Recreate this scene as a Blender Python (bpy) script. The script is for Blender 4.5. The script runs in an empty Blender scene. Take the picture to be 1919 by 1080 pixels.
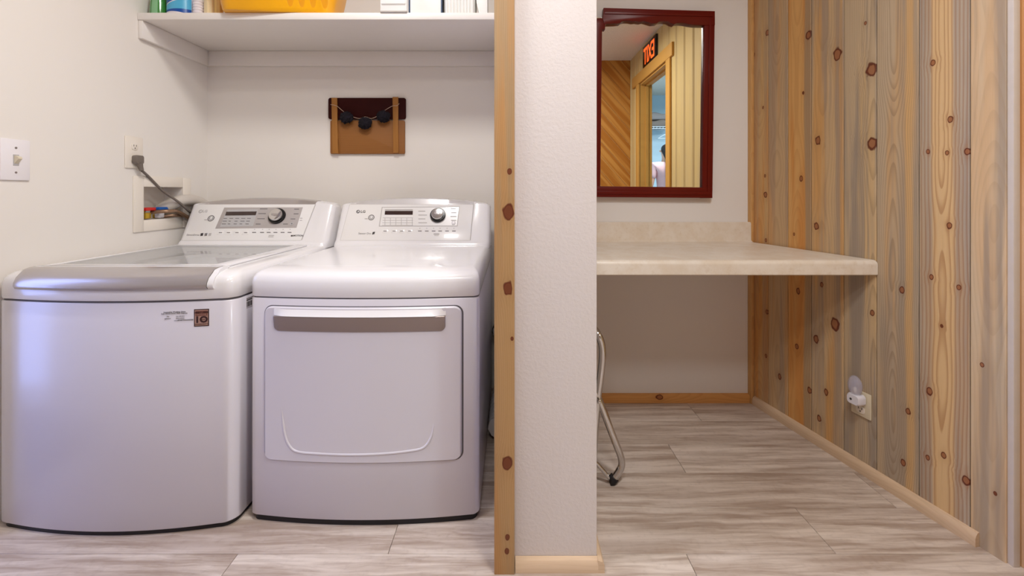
import bpy, bmesh, math, random
from mathutils import Vector, Matrix
random.seed(7)
S = bpy.context.scene
C = S.collection
PI = math.pi

# ------------------------------------------------------------------ camera, light, exposure
F = 820.0            # focal length in pixels of the 1919 px wide frame
CX, HY = 960.0, 361.0
H = 1.0              # eye height
cam_d = bpy.data.cameras.new('camera')
cam = bpy.data.objects.new('camera', cam_d)
C.objects.link(cam)
cam.location = (0, 0, H)
cam.rotation_euler = (PI / 2, 0, 0)
cam_d.sensor_fit = 'HORIZONTAL'
cam_d.sensor_width = 36.0
cam_d.lens = F / 1919 * 36
cam_d.shift_y = -(540 - HY) / 1919
cam_d.clip_start = 0.02
S.camera = cam
S.view_settings.view_transform = 'Standard'
S.view_settings.look = 'None'
S.view_settings.gamma = 1.0
S.view_settings.use_curve_mapping = False
S.view_settings.exposure = 0.97
try:
    S.cycles.use_denoising = True
    S.cycles.max_bounces = 12
    S.cycles.diffuse_bounces = 8
    S.cycles.glossy_bounces = 6
    S.cycles.sample_clamp_indirect = 6
    S.cycles.caustics_reflective = False
    S.cycles.caustics_refractive = False
except Exception:
    pass
W = bpy.data.worlds.new('sky')
S.world = W
W.use_nodes = True
bg = W.node_tree.nodes['Background']
bg.inputs[0].default_value = (0.34, 0.44, 1.0, 1)
bg.inputs[1].default_value = 3.6


def area(name, loc, size, energy, col, aim=None, sy=None):
    d = bpy.data.lights.new(name, 'AREA')
    d.energy = energy
    d.color = col
    d.size = size
    if sy:
        d.shape = 'RECTANGLE'
        d.size_y = sy
    o = bpy.data.objects.new(name, d)
    C.objects.link(o)
    o.location = loc
    if aim:
        o.rotation_euler = (Vector(aim) - Vector(loc)).to_track_quat('-Z', 'Y').to_euler()
    return o


area('ceiling_lamp_light', (-0.45, 1.00, 2.455), 0.30, 9.0, (1.0, 0.97, 0.94))
area('nook_lamp_light', (0.50, 0.25, 2.455), 0.30, 11.5, (1.0, 0.975, 0.945))
area('hall_lamp_light', (-0.09, -0.35, 2.455), 0.30, 7.0, (1.0, 0.97, 0.94))
area('closet_lamp_light', (2.4, -1.2, 2.38), 0.5, 26.0, (0.84, 0.94, 1.0))


# ------------------------------------------------------------------ helpers
def lin(r, g=None, b=None):
    if g is None:
        r, g, b = r
    f = lambda c: (c / 255 / 12.92) if c / 255 <= 0.04045 else ((c / 255 + 0.055) / 1.055) ** 2.4
    return (f(r), f(g), f(b))


def P(px, py, d):
    return Vector(((px - CX) / F * d, d, H - (py - HY) / F * d))


WLOC = {}


def tag(o, label=None, cat=None, group=None, kind=None):
    if label: o['label'] = label
    if cat: o['category'] = cat
    if group: o['group'] = group
    if kind: o['kind'] = kind
    return o


def empty(name, loc, label=None, cat=None, group=None, rz=0):
    o = bpy.data.objects.new(name, None)
    o.empty_display_size = 0.05
    C.objects.link(o)
    o.location = loc
    o.rotation_euler = (0, 0, rz)
    WLOC[o.name] = Matrix.Translation(loc) @ Matrix.Rotation(rz, 4, 'Z')
    tag(o, label, cat, group)
    return o


def link(name, me, mat=None, parent=None, local=False, loc=None):
    o = bpy.data.objects.new(name, me)
    C.objects.link(o)
    if mat is not None:
        if not me.materials:
            me.materials.append(mat)
    if loc is not None:
        o.location = loc
    WLOC[o.name] = Matrix.Translation(loc) if loc is not None else Matrix.Identity(4)
    if parent is not None:
        o.parent = parent
        if not local:
            o.matrix_parent_inverse = WLOC[parent.name].inverted()
        else:
            WLOC[o.name] = WLOC[parent.name] @ WLOC[o.name]
    return o


def fin(bm, name, mat, parent=None, smooth=None, local=False, loc=None, recalc=True):
    if recalc:
        bmesh.ops.recalc_face_normals(bm, faces=bm.faces[:])
    me = bpy.data.meshes.new(name)
    bm.to_mesh(me)
    bm.free()
    if smooth is not None:
        for p in me.polygons: p.use_smooth = True
        me.set_sharp_from_angle(angle=math.radians(smooth))
    return link(name, me, mat, parent, local, loc)


def add_box(bm, x0, x1, y0, y1, z0, z1, bev=0, seg=2):
    vs = [bm.verts.new((x, y, z)) for x in (x0, x1) for y in (y0, y1) for z in (z0, z1)]
    idx = [(0, 1, 3, 2), (4, 6, 7, 5), (0, 4, 5, 1), (2, 3, 7, 6), (0, 2, 6, 4), (1, 5, 7, 3)]
    fs = [bm.faces.new([vs[i] for i in f]) for f in idx]
    if bev:
        es = list({e for f in fs for e in f.edges})
        bmesh.ops.bevel(bm, geom=es, offset=bev, segments=seg, affect='EDGES', profile=0.5)
    return vs


def box(name, x0, x1, y0, y1, z0, z1, mat, parent=None, bev=0.0, seg=2, local=False, loc=None):
    bm = bmesh.new()
    add_box(bm, x0, x1, y0, y1, z0, z1, bev, seg)
    return fin(bm, name, mat, parent, 35 if bev else None, local, loc)


def add_prism(bm, pts, axis, a0, a1, bev=0, seg=2):
    """polygon pts in the plane normal to axis, extruded from a0 to a1"""
    def mk(p, a):
        if axis == 'x': return (a, p[0], p[1])
        if axis == 'y': return (p[0], a, p[1])
        return (p[0], p[1], a)
    A = [bm.verts.new(mk(p, a0)) for p in pts]
    B = [bm.verts.new(mk(p, a1)) for p in pts]
    n = len(pts)
    fs = [bm.faces.new(A), bm.faces.new(B[::-1])]
    for i in range(n):
        fs.append(bm.faces.new((A[i], B[i], B[(i + 1) % n], A[(i + 1) % n])))
    if bev:
        bmesh.ops.recalc_face_normals(bm, faces=fs)
        es = list({e for f in fs[:2] for e in f.edges})
        bmesh.ops.bevel(bm, geom=es, offset=bev, segments=seg, affect='EDGES', profile=0.5)


def prism(name, pts, axis, a0, a1, mat, parent=None, bev=0, local=False, loc=None, seg=2):
    bm = bmesh.new()
    add_prism(bm, pts, axis, a0, a1, bev, seg)
    return fin(bm, name, mat, parent, 35, local, loc)


def smooth_path(pts, n=8):
    pts = [Vector(p) for p in pts]
    out = []
    for i in range(len(pts) - 1):
        p0 = pts[max(i - 1, 0)]; p1 = pts[i]; p2 = pts[i + 1]; p3 = pts[min(i + 2, len(pts) - 1)]
        for k in range(n):
            t = k / n
            out.append(0.5 * ((2 * p1) + (p2 - p0) * t + (2 * p0 - 5 * p1 + 4 * p2 - p3) * t * t + (3 * p1 - p0 - 3 * p2 + p3) * t ** 3))
    out.append(pts[-1])
    return out


def add_tube(bm, pts, rad, n=12, closed=False):
    pts = [Vector(p) for p in pts]
    N = len(pts)
    rings = []
    up = None
    for i, p in enumerate(pts):
        if closed:
            d = (pts[(i + 1) % N] - pts[i - 1]).normalized()
        else:
            d = (pts[min(i + 1, N - 1)] - pts[max(i - 1, 0)]).normalized()
        if up is None:
            up = d.orthogonal().normalized()
        up = (up - d * up.dot(d)).normalized()
        w = d.cross(up)
        r = rad(i / (N - 1)) if callable(rad) else rad
        rings.append([bm.verts.new(p + (up * math.cos(2 * PI * k / n) + w * math.sin(2 * PI * k / n)) * r) for k in range(n)])
    for i in range(N if closed else N - 1):
        a, b = rings[i], rings[(i + 1) % N]
        for k in range(n):
            bm.faces.new((a[k], a[(k + 1) % n], b[(k + 1) % n], b[k]))
    if not closed:
        bm.faces.new(rings[0][::-1]); bm.faces.new(rings[-1])


def tube(name, pts, rad, mat, parent=None, n=12, closed=False, loc=None):
    bm = bmesh.new()
    add_tube(bm, pts, rad, n, closed)
    return fin(bm, name, mat, parent, 50, loc=loc)


def add_lathe(bm, prof, center=(0, 0, 0), n=32, sx=1, sy=1, frame=None):
    """prof: (radius, height) pairs; frame maps local to world"""
    cx, cy, cz = center
    rings = []
    for r, z in prof:
        row = []
        for k in range(n):
            a = 2 * PI * k / n
            v = Vector((cx + r * math.cos(a) * sx, cy + r * math.sin(a) * sy, cz + z))
            row.append(bm.verts.new(frame @ v if frame else v))
        rings.append(row)
    for a, b in zip(rings, rings[1:]):
        for k in range(n):
            bm.faces.new((a[k], a[(k + 1) % n], b[(k + 1) % n], b[k]))
    bm.faces.new(rings[0][::-1]); bm.faces.new(rings[-1])


def lathe(name, prof, center, mat, parent=None, n=32, sx=1, sy=1, frame=None, smooth=40):
    bm = bmesh.new()
    add_lathe(bm, prof, center, n, sx, sy, frame)
    return fin(bm, name, mat, parent, smooth)


def loft(bm, sections, cap0=True, cap1=True, closed=True):
    rows = [[bm.verts.new(p) for p in s] for s in sections]
    n = len(rows[0])
    for a, b in zip(rows, rows[1:]):
        for k in range(n if closed else n - 1):
            bm.faces.new((a[k], a[(k + 1) % n], b[(k + 1) % n], b[k]))
    if cap0: bm.faces.new(rows[0][::-1])
    if cap1: bm.faces.new(rows[-1])
    return rows


def rrect(x0, x1, y0, y1, r, n=6):
    out = []
    for cx, cy, a0 in ((x1 - r, y1 - r, 0), (x0 + r, y1 - r, 90), (x0 + r, y0 + r, 180), (x1 - r, y0 + r, 270)):
        for k in range(n + 1):
            a = math.radians(a0 + 90 * k / n)
            out.append((cx + r * math.cos(a), cy + r * math.sin(a)))
    return out


_dg = None


def text(name, s, size, mat, parent, M, sx=1.0, bold=0.0, extrude=0.0004, align='CENTER'):
    cu = bpy.data.curves.new('lettering', 'FONT')
    cu.body = s
    cu.size = size
    cu.align_x = align
    cu.align_y = 'CENTER'
    cu.extrude = extrude
    cu.offset = bold
    cu.resolution_u = 3
    ob = bpy.data.objects.new('lettering', cu)
    C.objects.link(ob)
    dg = bpy.context.evaluated_depsgraph_get()
    me = bpy.data.meshes.new_from_object(ob.evaluated_get(dg))
    bpy.data.objects.remove(ob)
    bpy.data.curves.remove(cu)
    me.materials.clear()
    me.transform(M @ Matrix.Diagonal((sx, 1, 1, 1)))
    return link(name, me, mat, parent)


# ------------------------------------------------------------------ node helpers and materials
class E:
    """socket wrapper with arithmetic"""
    def __init__(s, nt, k): s.nt = nt; s.k = k

    def _m(s, op, b=None, c=None, clamp=False):
        n = s.nt.nodes.new('ShaderNodeMath'); n.operation = op; n.use_clamp = clamp
        for i, v in enumerate((s, b, c)):
            if v is None: continue
            if isinstance(v, E): s.nt.links.new(v.k, n.inputs[i])
            else: n.inputs[i].default_value = v
        return E(s.nt, n.outputs[0])

    def __add__(s, o): return s._m('ADD', o)
    __radd__ = __add__
    def __mul__(s, o): return s._m('MULTIPLY', o)
    __rmul__ = __mul__
    def __sub__(s, o): return s._m('SUBTRACT', o)
    def __rsub__(s, o): return (s * -1.0) + o
    def __truediv__(s, o): return s._m('DIVIDE', o)
    def sqrt(s): return s._m('SQRT')
    def fract(s): return s._m('FRACT')
    def abs(s): return s._m('ABSOLUTE')
    def pow(s, p): return s._m('POWER', p)
    def exp(s): return s._m('EXPONENT')
    def min(s, o): return s._m('MINIMUM', o)
    def max(s, o): return s._m('MAXIMUM', o)

    def ramp(s, a, b):
        n = s.nt.nodes.new('ShaderNodeMapRange'); n.interpolation_type = 'SMOOTHSTEP'
        s.nt.links.new(s.k, n.inputs[0])
        n.inputs[1].default_value = a; n.inputs[2].default_value = b
        n.inputs[3].default_value = 0; n.inputs[4].default_value = 1
        return E(s.nt, n.outputs[0])


def vec(nt, x, y, z):
    n = nt.nodes.new('ShaderNodeCombineXYZ')
    for i, v in enumerate((x, y, z)):
        if isinstance(v, E): nt.links.new(v.k, n.inputs[i])
        else: n.inputs[i].default_value = v
    return n.outputs[0]


def noise(nt, v, scale=1.0, detail=2.0, rough=0.5, out=0):
    n = nt.nodes.new('ShaderNodeTexNoise')
    nt.links.new(v, n.inputs['Vector'])
    n.inputs['Scale'].default_value = scale
    n.inputs['Detail'].default_value = detail
    n.inputs['Roughness'].default_value = rough
    return E(nt, n.outputs[out])


def mix(nt, f, a, b, mode='MIX'):
    n = nt.nodes.new('ShaderNodeMix'); n.data_type = 'RGBA'; n.blend_type = mode
    if isinstance(f, E): nt.links.new(f.k, n.inputs[0])
    else: n.inputs[0].default_value = f
    for i, v in ((6, a), (7, b)):
        if isinstance(v, tuple): n.inputs[i].default_value = (*v[:3], 1)
        else: nt.links.new(v, n.inputs[i])
    return n.outputs[2]


def new_mat(name):
    m = bpy.data.materials.new(name)
    m.use_nodes = True
    return m, m.node_tree, m.node_tree.nodes['Principled BSDF']


def coords(nt, kind='Object'):
    t = nt.nodes.new('ShaderNodeTexCoord')
    s = nt.nodes.new('ShaderNodeSeparateXYZ')
    nt.links.new(t.outputs[kind], s.inputs[0])
    return E(nt, s.outputs[0]), E(nt, s.outputs[1]), E(nt, s.outputs[2]), t.outputs[kind]


def bump(nt, bsdf, h, strength=0.3, dist=0.002):
    b = nt.nodes.new('ShaderNodeBump')
    b.inputs['Strength'].default_value = strength
    b.inputs['Distance'].default_value = dist
    nt.links.new(h.k, b.inputs['Height'])
    nt.links.new(b.outputs[0], bsdf.inputs['Normal'])


def plain(name, col, rough=0.5, metal=0.0, coat=0.0, spec=0.5, var=0.04, nscale=12.0, trans=0.0, emis=None, estr=0.0, bmp=0.0, bscale=200, ior=1.45, alpha=1.0, coat_rough=0.05):
    m, nt, b = new_mat(name)
    x, y, z, o = coords(nt)
    n = noise(nt, o, nscale, 3)
    c = tuple(col[:3])
    col_out = mix(nt, n, tuple(v * (1 - var) for v in c), tuple(min(1, v * (1 + var)) for v in c))
    nt.links.new(col_out, b.inputs['Base Color'])
    b.inputs['Roughness'].default_value = rough
    b.inputs['Metallic'].default_value = metal
    b.inputs['Coat Weight'].default_value = coat
    b.inputs['Coat Roughness'].default_value = coat_rough
    b.inputs['Specular IOR Level'].default_value = spec
    b.inputs['IOR'].default_value = ior
    b.inputs['Transmission Weight'].default_value = trans
    b.inputs['Alpha'].default_value = alpha
    if emis:
        b.inputs['Emission Color'].default_value = (*emis, 1)
        b.inputs['Emission Strength'].default_value = estr
    if bmp:
        bump(nt, b, noise(nt, o, bscale, 4), bmp, 0.002)
    return m


def pine(name, base, dark, grey=None, grey_amt=0.0, warm=None, warm_amt=0.0, knots=(), seed=0.0, pith=None, ring=0.35, rough=0.55,
         axis='z', rand=False, auto_knots=0.0, ring_w=0.006, bands=()):
    """planed pine: rings cut lengthwise, blue stain, knots at (u, v, radius)"""
    m, nt, b = new_mat(name)
    x, y, z, o = coords(nt)
    u, v, w = {'z': (x, z, y), 'x': (z, x, y), 'y': (x, y, z), 'w': (y, z, x)}[axis]
    if rand:
        oi = nt.nodes.new('ShaderNodeObjectInfo')
        r = E(nt, oi.outputs['Random'])
        sd = r * 41.0 + seed
    else:
        sd = (x * 0.0) + seed
    phi = u
    core = None; halo = None; rim = None
    for (ku, kv, kr) in knots:
        du = u - ku
        dv = v - kv
        wob = noise(nt, vec(nt, du * 60.0, dv * 45.0, ku * 31 + kv * 17 + seed), 1.0, 1)
        d = ((du * du) + (dv * dv) * 0.5).sqrt() / kr * (wob * 0.9 + 0.55)
        g = (d * d * -0.16).exp()
        phi = phi - du * g * 0.75
        c = 1.0 - d.ramp(0.8, 1.15)
        rm = (1.0 - (d - 0.92).abs().ramp(0.05, 0.3))
        if kr < 0.0045 or name.startswith('post'):
            rm = rm.max(c * 0.8)
        core = c if core is None else core.max(c)
        rim = rm if rim is None else rim.max(rm)
        halo = g if halo is None else halo.max(g)
    if auto_knots:
        vo = nt.nodes.new('ShaderNodeTexVoronoi')
        vo.inputs['Scale'].default_value = 1.0
        nt.links.new(vec(nt, u * 9.0, v * 4.2, sd), vo.inputs['Vector'])
        d = E(nt, vo.outputs['Distance'])
        sep = nt.nodes.new('ShaderNodeSeparateColor')
        nt.links.new(vo.outputs['Color'], sep.inputs[0])
        pick = E(nt, sep.outputs[0]).ramp(1 - auto_knots, 1 - auto_knots + 0.02)
        core = (1.0 - d.ramp(0.07, 0.10)) * pick
        rim = (1.0 - (d - 0.085).abs().ramp(0.005, 0.03)) * pick
        halo = (d * d * -40.0).exp() * pick
    wv = noise(nt, vec(nt, u * 5.0, v * 1.3, sd), 1.0, 2)
    wv2 = noise(nt, vec(nt, v * 1.9, sd + 7.3, 0.0), 1.0, 1)
    uc, d0 = pith if pith else (0.05, 0.06)
    off = wv2 * 0.09 - 0.045 + d0 + (wv - 0.5) * 0.02
    pu = phi - uc + (wv - 0.5) * 0.018
    rr = (pu * pu + off * off).sqrt()
    ph = (rr / ring_w).fract()
    late = ph.ramp(0.35, 0.92) * (1.0 - ph.ramp(0.93, 1.0))
    fib = noise(nt, vec(nt, u * 420.0, v * 9.0, sd), 1.0, 3, 0.6)
    col = mix(nt, 0.0, base, base)
    if warm is not None and warm_amt:
        nb = noise(nt, vec(nt, u * 17.0 + 3.1, v * 0.95, sd + 2.0), 1.0, 2)
        col = mix(nt, nb.ramp(0.43, 0.60) * warm_amt, col, warm)
    if grey is not None and grey_amt:
        ng = noise(nt, vec(nt, u * 19.0, v * 0.7, sd + 11.0), 1.0, 3, 0.6)
        col = mix(nt, ng.ramp(0.42, 0.58) * grey_amt, col, grey)
    for (b0, b1, bcol, amt) in bands:
        e = (wv2 - 0.5) * 0.016 + (wv - 0.5) * 0.016
        f = (u + e).ramp(b0 - 0.006, b0 + 0.006) * (1.0 - (u + e).ramp(b1 - 0.006, b1 + 0.006))
        col = mix(nt, f * amt, col, bcol)
    blot = noise(nt, vec(nt, u * 30.0, v * 2.4, sd + 5.0), 1.0, 3, 0.6)
    col = mix(nt, blot.ramp(0.52, 0.8) * 0.35, col, tuple(min(1, c * 1.22) for c in base))
    col = mix(nt, late * (ring * 0.65), col, dark)
    col = mix(nt, fib.ramp(0.5, 0.8) * 0.16, col, tuple(c * 0.6 for c in dark))
    if core is not None:
        col = mix(nt, halo * 0.22, col, dark)
        col = mix(nt, core * 0.85, col, lin(150, 92, 58))
        col = mix(nt, rim * 0.85, col, lin(84, 26, 12))
    nt.links.new(col, b.inputs['Base Color'])
    b.inputs['Roughness'].default_value = rough
    b.inputs['Specular IOR Level'].default_value = 0.25
    bump(nt, b, late * 0.4 + fib * 0.6, 0.12, 0.001)
    return m


def floor_mat():
    m, nt, b = new_mat('vinyl_plank')
    x, y, z, o = coords(nt)
    oi = nt.nodes.new('ShaderNodeObjectInfo')
    r = E(nt, oi.outputs['Random'])
    sd = r * 53.0
    w1 = noise(nt, vec(nt, x * 1.7, y * 7.0, sd), 1.0, 4, 0.6)
    n1 = noise(nt, vec(nt, x * 2.2 + w1, y * 30.0 + w1 * 2.0, sd + 4.0), 1.0, 5, 0.62)
    n2 = noise(nt, vec(nt, x * 5.0, y * 90.0 + w1 * 4.0, sd + 9.0), 1.0, 4, 0.6)
    n3 = noise(nt, vec(nt, x * 60.0, y * 60.0, sd), 1.0, 3)
    col = mix(nt, n1.ramp(0.34, 0.66), lin(162, 144, 131), lin(215, 203, 193))
    col = mix(nt, n2.ramp(0.45, 0.75) * 0.32, col, lin(134, 113, 100))
    col = mix(nt, w1.ramp(0.48, 0.70) * 0.5, col, lin(222, 211, 205))
    col = mix(nt, (r - 0.5).abs() * 0.35, col, lin(150, 128, 112))
    col = mix(nt, n3.ramp(0.5, 0.8) * 0.15, col, lin(110, 90, 76))
    nt.links.new(col, b.inputs['Base Color'])
    b.inputs['Roughness'].default_value = 0.42
    b.inputs['Specular IOR Level'].default_value = 0.4
    bump(nt, b, n2, 0.08, 0.001)
    return m


def plaster(name, col, s1, strength, rough=0.75, dist=0.004):
    m, nt, b = new_mat(name)
    x, y, z, o = coords(nt)
    a = noise(nt, o, s1, 3, 0.55)
    n2 = noise(nt, o, s1 * 2.7, 2)
    h = a.ramp(0.42, 0.60) * 0.7 + n2 * 0.3
    big = noise(nt, o, 1.3, 2)
    c = mix(nt, big, tuple(v * 0.985 for v in col), col)
    nt.links.new(c, b.inputs['Base Color'])
    b.inputs['Roughness'].default_value = rough
    b.inputs['Specular IOR Level'].default_value = 0.25
    bump(nt, b, h, strength, dist)
    return m


WHITE = lin(226, 221, 214)
M = {}
M['wall'] = plaster('painted_wall', lin(228, 223, 216), 60, 0.05, 0.7, 0.001)
M['texwall'] = plaster('textured_wall', lin(216, 209, 208), 110, 0.16, 0.7, 0.002)
M['ceil'] = plaster('stippled_ceiling', lin(225, 218, 205), 60, 0.7, 0.85, 0.006)
M['closet'] = plaster('pale_blue_wall', lin(190, 212, 224), 60, 0.05)
M['shelf'] = plain('shelf_paint', lin(226, 221, 215), 0.45, var=0.015)
M['floor'] = floor_mat()
M['sub'] = plain('subfloor', lin(120, 104, 92), 0.7)
M['enamel'] = plain('white_enamel', lin(204, 200, 207), 0.34, coat=0.45, var=0.006, nscale=3, coat_rough=0.14)
M['plastic'] = plain('white_plastic', lin(224, 222, 223), 0.22, coat=0.5, var=0.006, coat_rough=0.06)
M['panelw'] = plain('panel_white', lin(226, 224, 222), 0.2, coat=0.4, var=0.006)
M['panelg'] = plain('panel_grey', lin(172, 165, 162), 0.3, var=0.02)
M['panell'] = plain('panel_light_grey', lin(178, 176, 176), 0.3, var=0.03, nscale=200)
M['silver'] = plain('silver_plastic', lin(178, 171, 168), 0.30, metal=0.55, coat=0.5, var=0.01)
M['handle'] = plain('brushed_silver', lin(150, 138, 134), 0.34, metal=0.6, var=0.03)
M['seam'] = plain('seam_shadow_gap', lin(92, 88, 92), 0.7)
M['base'] = plain('black_base', lin(22, 18, 22), 0.5)
M['black'] = plain('black_plastic', lin(18, 16, 18), 0.25)
M['disp'] = plain('display_glass', lin(52, 34, 30), 0.12, coat=0.5)
M['print'] = plain('grey_print', lin(120, 116, 116), 0.5)
M['printd'] = plain('dark_print', lin(58, 52, 54), 0.5)
M['printl'] = plain('light_print', lin(176, 172, 170), 0.5)
M['chrome'] = plain('chrome', lin(205, 203, 202), 0.10, metal=1.0, var=0.01)
M['glass'] = plain('lid_glass', lin(208, 208, 208), 0.03, spec=0.6, var=0.0, alpha=0.5)
M['tub'] = plain('wash_tub_steel', lin(190, 190, 192), 0.35, metal=0.3)
M['well'] = plain('wash_well_plastic', lin(216, 214, 214), 0.5)
M['stick'] = plain('brown_sticker', lin(164, 130, 118), 0.5)
M['stickd'] = plain('brown_sticker_ink', lin(52, 26, 26), 0.5)
M['sticktop'] = plain('brown_sticker_band', lin(122, 76, 62), 0.5)
M['paper'] = plain('label_paper', lin(216, 212, 214), 0.5)
M['ivory'] = plain('ivory_plate', lin(228, 220, 208), 0.35, var=0.01)
M['ivory2'] = plain('warm_ivory_plate', lin(214, 204, 180), 0.35, var=0.01)
M['platew'] = plain('white_plate', lin(230, 226, 228), 0.35, var=0.01)
M['plug'] = plain('grey_cord', lin(112, 102, 94), 0.5)
M['hose'] = plain('grey_drain_hose', lin(196, 188, 178), 0.5)
M['braid'] = plain('braided_steel', lin(150, 120, 96), 0.35, metal=0.7, var=0.45, nscale=420)
M['red'] = plain('red_valve', lin(196, 34, 28), 0.35)
M['blue'] = plain('blue_valve', lin(28, 92, 170), 0.35)
M['brass'] = plain('brass', lin(196, 160, 52), 0.3, metal=0.7)
M['foil'] = plain('crinkled_foil', lin(226, 224, 224), 0.32, metal=0.4, bmp=1.0, bscale=120)
M['darkring'] = plain('duct_clamp', lin(60, 56, 56), 0.4, metal=0.6)
M['rubber'] = plain('black_rubber', lin(20, 18, 22), 0.6)
M['seat'] = plain('dark_vinyl', lin(34, 26, 24), 0.45)
M['pom'] = plain('black_yarn', lin(22, 16, 26), 0.95)
M['string'] = plain('cotton_string', lin(196, 172, 150), 0.9)
M['maroon'] = plain('maroon_paint', lin(50, 9, 7), 0.6, spec=0.15, var=0.2, nscale=8)
M['groove'] = plain('groove_wood', lin(104, 76, 44), 0.7)
M['decor'] = pine('oak_board', lin(148, 98, 50), lin(92, 54, 24), axis='x', ring=0.8, ring_w=0.004, rough=0.5)
M['batten'] = pine('oak_batten', lin(166, 114, 56), lin(104, 62, 26), axis='z', ring=0.8, ring_w=0.003, rough=0.5)
M['mirror'] = plain('mirror_glass', (0.93, 0.94, 0.92), 0.0, metal=1.0, var=0.0)
M['mahog'] = pine('mahogany', lin(104, 21, 13), lin(48, 6, 6), axis='z', ring=0.5, ring_w=0.003, rough=0.3)
M['mahogh'] = pine('mahogany_rail', lin(104, 21, 13), lin(48, 6, 6), axis='x', ring=0.5, ring_w=0.003, rough=0.3)
M['pineh'] = pine('pine_baseboard', lin(206, 156, 98), lin(160, 104, 54), axis='x', ring=0.25, rand=True, auto_knots=0.10)
M['pinepale'] = pine('pale_pine_trim', lin(206, 180, 152), lin(174, 140, 108), axis='x', ring=0.2, rand=True)
M['pinev'] = pine('pine_trim', lin(206, 162, 106), lin(160, 108, 58), axis='z', ring=0.28, rand=True)
M['jamb'] = pine('jamb_wood', lin(214, 176, 136), lin(168, 118, 74), axis='z', ring=0.3, warm=lin(190, 132, 74), warm_amt=0.8)
M['strip'] = plain('pale_strip', lin(206, 198, 192), 0.5, var=0.06, nscale=30)
M['hallplank'] = pine('yellow_pine_plank', lin(198, 172, 114), lin(170, 128, 70), grey=lin(176, 158, 120), grey_amt=0.3, axis='w', ring=0.3, rand=True, auto_knots=0.16)
M['diag'] = pine('amber_plank', lin(166, 106, 38), lin(126, 72, 22), axis='z', warm=lin(192, 138, 66), warm_amt=1.0, ring=0.3, rand=True, auto_knots=0.1)
M['casing'] = pine('amber_casing', lin(194, 146, 72), lin(160, 106, 44), axis='w', ring=0.25, rand=True)


def laminate():
    m, nt, b = new_mat('stone_laminate')
    x, y, z, o = coords(nt)
    a = noise(nt, o, 14, 5, 0.65)
    c2 = noise(nt, o, 60, 4, 0.6)
    c3 = noise(nt, o, 240, 2)
    col = mix(nt, a.ramp(0.35, 0.66), lin(218, 207, 192), lin(226, 219, 209))
    col = mix(nt, c2.ramp(0.52, 0.74) * 0.35, col, lin(198, 180, 156))
    col = mix(nt, c3.ramp(0.55, 0.8) * 0.3, col, lin(236, 228, 218))
    nt.links.new(col, b.inputs['Base Color'])
    b.inputs['Roughness'].default_value = 0.32
    return m


M['lam'] = laminate()

# ------------------------------------------------------------------ the setting
LX = -1.558          # laundry side wall
KS = LX / -1.53
YB = 2.197 * KS      # laundry rear wall
YN = 2.09            # desk nook rear wall
ZC = 2.55
AX, AY = 1.147, 2.09  # corner of nook rear wall and boarded wall
TH = math.atan2(-1, 0.209)
TL = math.hypot(1, 0.209)


def struct(o):
    o['kind'] = 'structure'
    return o


# floor: a slab with separate planks laid on it
fl = struct(box('floor', -3.3, 3.3, -3.3, 2.3, -0.06, -0.006, M['sub']))
rows = [(1.035 + 0.176 * i) for i in range(-25, 8)]
rr_ = random.Random(3)
for i, y0 in enumerate(rows):
    k = round((y0 - 1.035) / 0.176)
    x0 = {0: -0.758, 1: -0.343, 2: -0.02, 3: -0.62, 4: 0.31, 5: -0.41, 6: -0.9}.get(k, rr_.uniform(-1.2, 0))
    if k < -2:
        continue
    xs = [x0 + 1.24 * j for j in range(-2, 4)]
    for a in xs:
        b0, b1 = max(a, -1.6), min(a + 1.24, 1.62)
        if b1 - b0 < 0.02: continue
        y1 = min(y0 + 0.176, 2.25)
        box('plank', b0 + 0.0006, b1 - 0.0006, y0 + 0.0006, y1 - 0.0006, -0.006, 0.0, M['floor'], fl, bev=0.0008, seg=1)
hall_floor = box('floor_covering', -3.3, 3.3, -3.3, 1.035 - 0.352, -0.006, -0.0002, M['floor'], fl)

ceil = struct(box('ceiling', -3.3, 3.3, -3.3, 2.3, ZC, ZC + 0.05, M['ceil']))

# laundry side wall with the opening for the supply box
OY0, OY1, OZ0, OZ1 = 1.812 * KS, 2.028 * KS, 1 + (0.885 - 1) * KS, 1 + 0.024 * KS
bm = bmesh.new()
add_box(bm, LX - 0.12, LX, 1.25, OY0, 0, ZC)
add_box(bm, LX - 0.12, LX, OY1, YB + 0.08, 0, ZC)
add_box(bm, LX - 0.12, LX, OY0, OY1, 0, OZ0)
add_box(bm, LX - 0.12, LX, OY0, OY1, OZ1, ZC)
struct(fin(bm, 'wall_left', M['wall']))
struct(box('wall_back', LX - 0.12, -0.002, YB, YB + 0.08, 0, ZC, M['wall']))
PX0, PX1, PY0 = -0.002, 0.226, 1.165
struct(box('wall_middle', PX0, PX1, PY0, YB + 0.08, 0, ZC, M['texwall'], bev=0.003))
struct(box('wall_nook', PX1, 1.35, YN, YN + 0.08, 0, ZC, plaster('nook_wall', lin(230, 229, 229), 60, 0.05, 0.7, 0.001)))

# boarded wall: backing and eight tongue-and-groove boards
wr = struct(box('wall_right', -0.01, 0.932, 0.004, 0.09, 0, ZC, M['pinev'], loc=None))
wr.location = (AX, AY, 0)
wr.rotation_euler = (0, 0, TH)
WLOC[wr.name] = Matrix.Translation((AX, AY, 0)) @ Matrix.Rotation(TH, 4, 'Z')


def s_of_px(px):
    z = (AX + 0.209 * AY) / ((px - CX) / F + 0.209)
    return (AY - z) * TL, z


def on_wall(px, py):
    s, z = s_of_px(px)
    return s, H - (py - HY) / F * z


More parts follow.
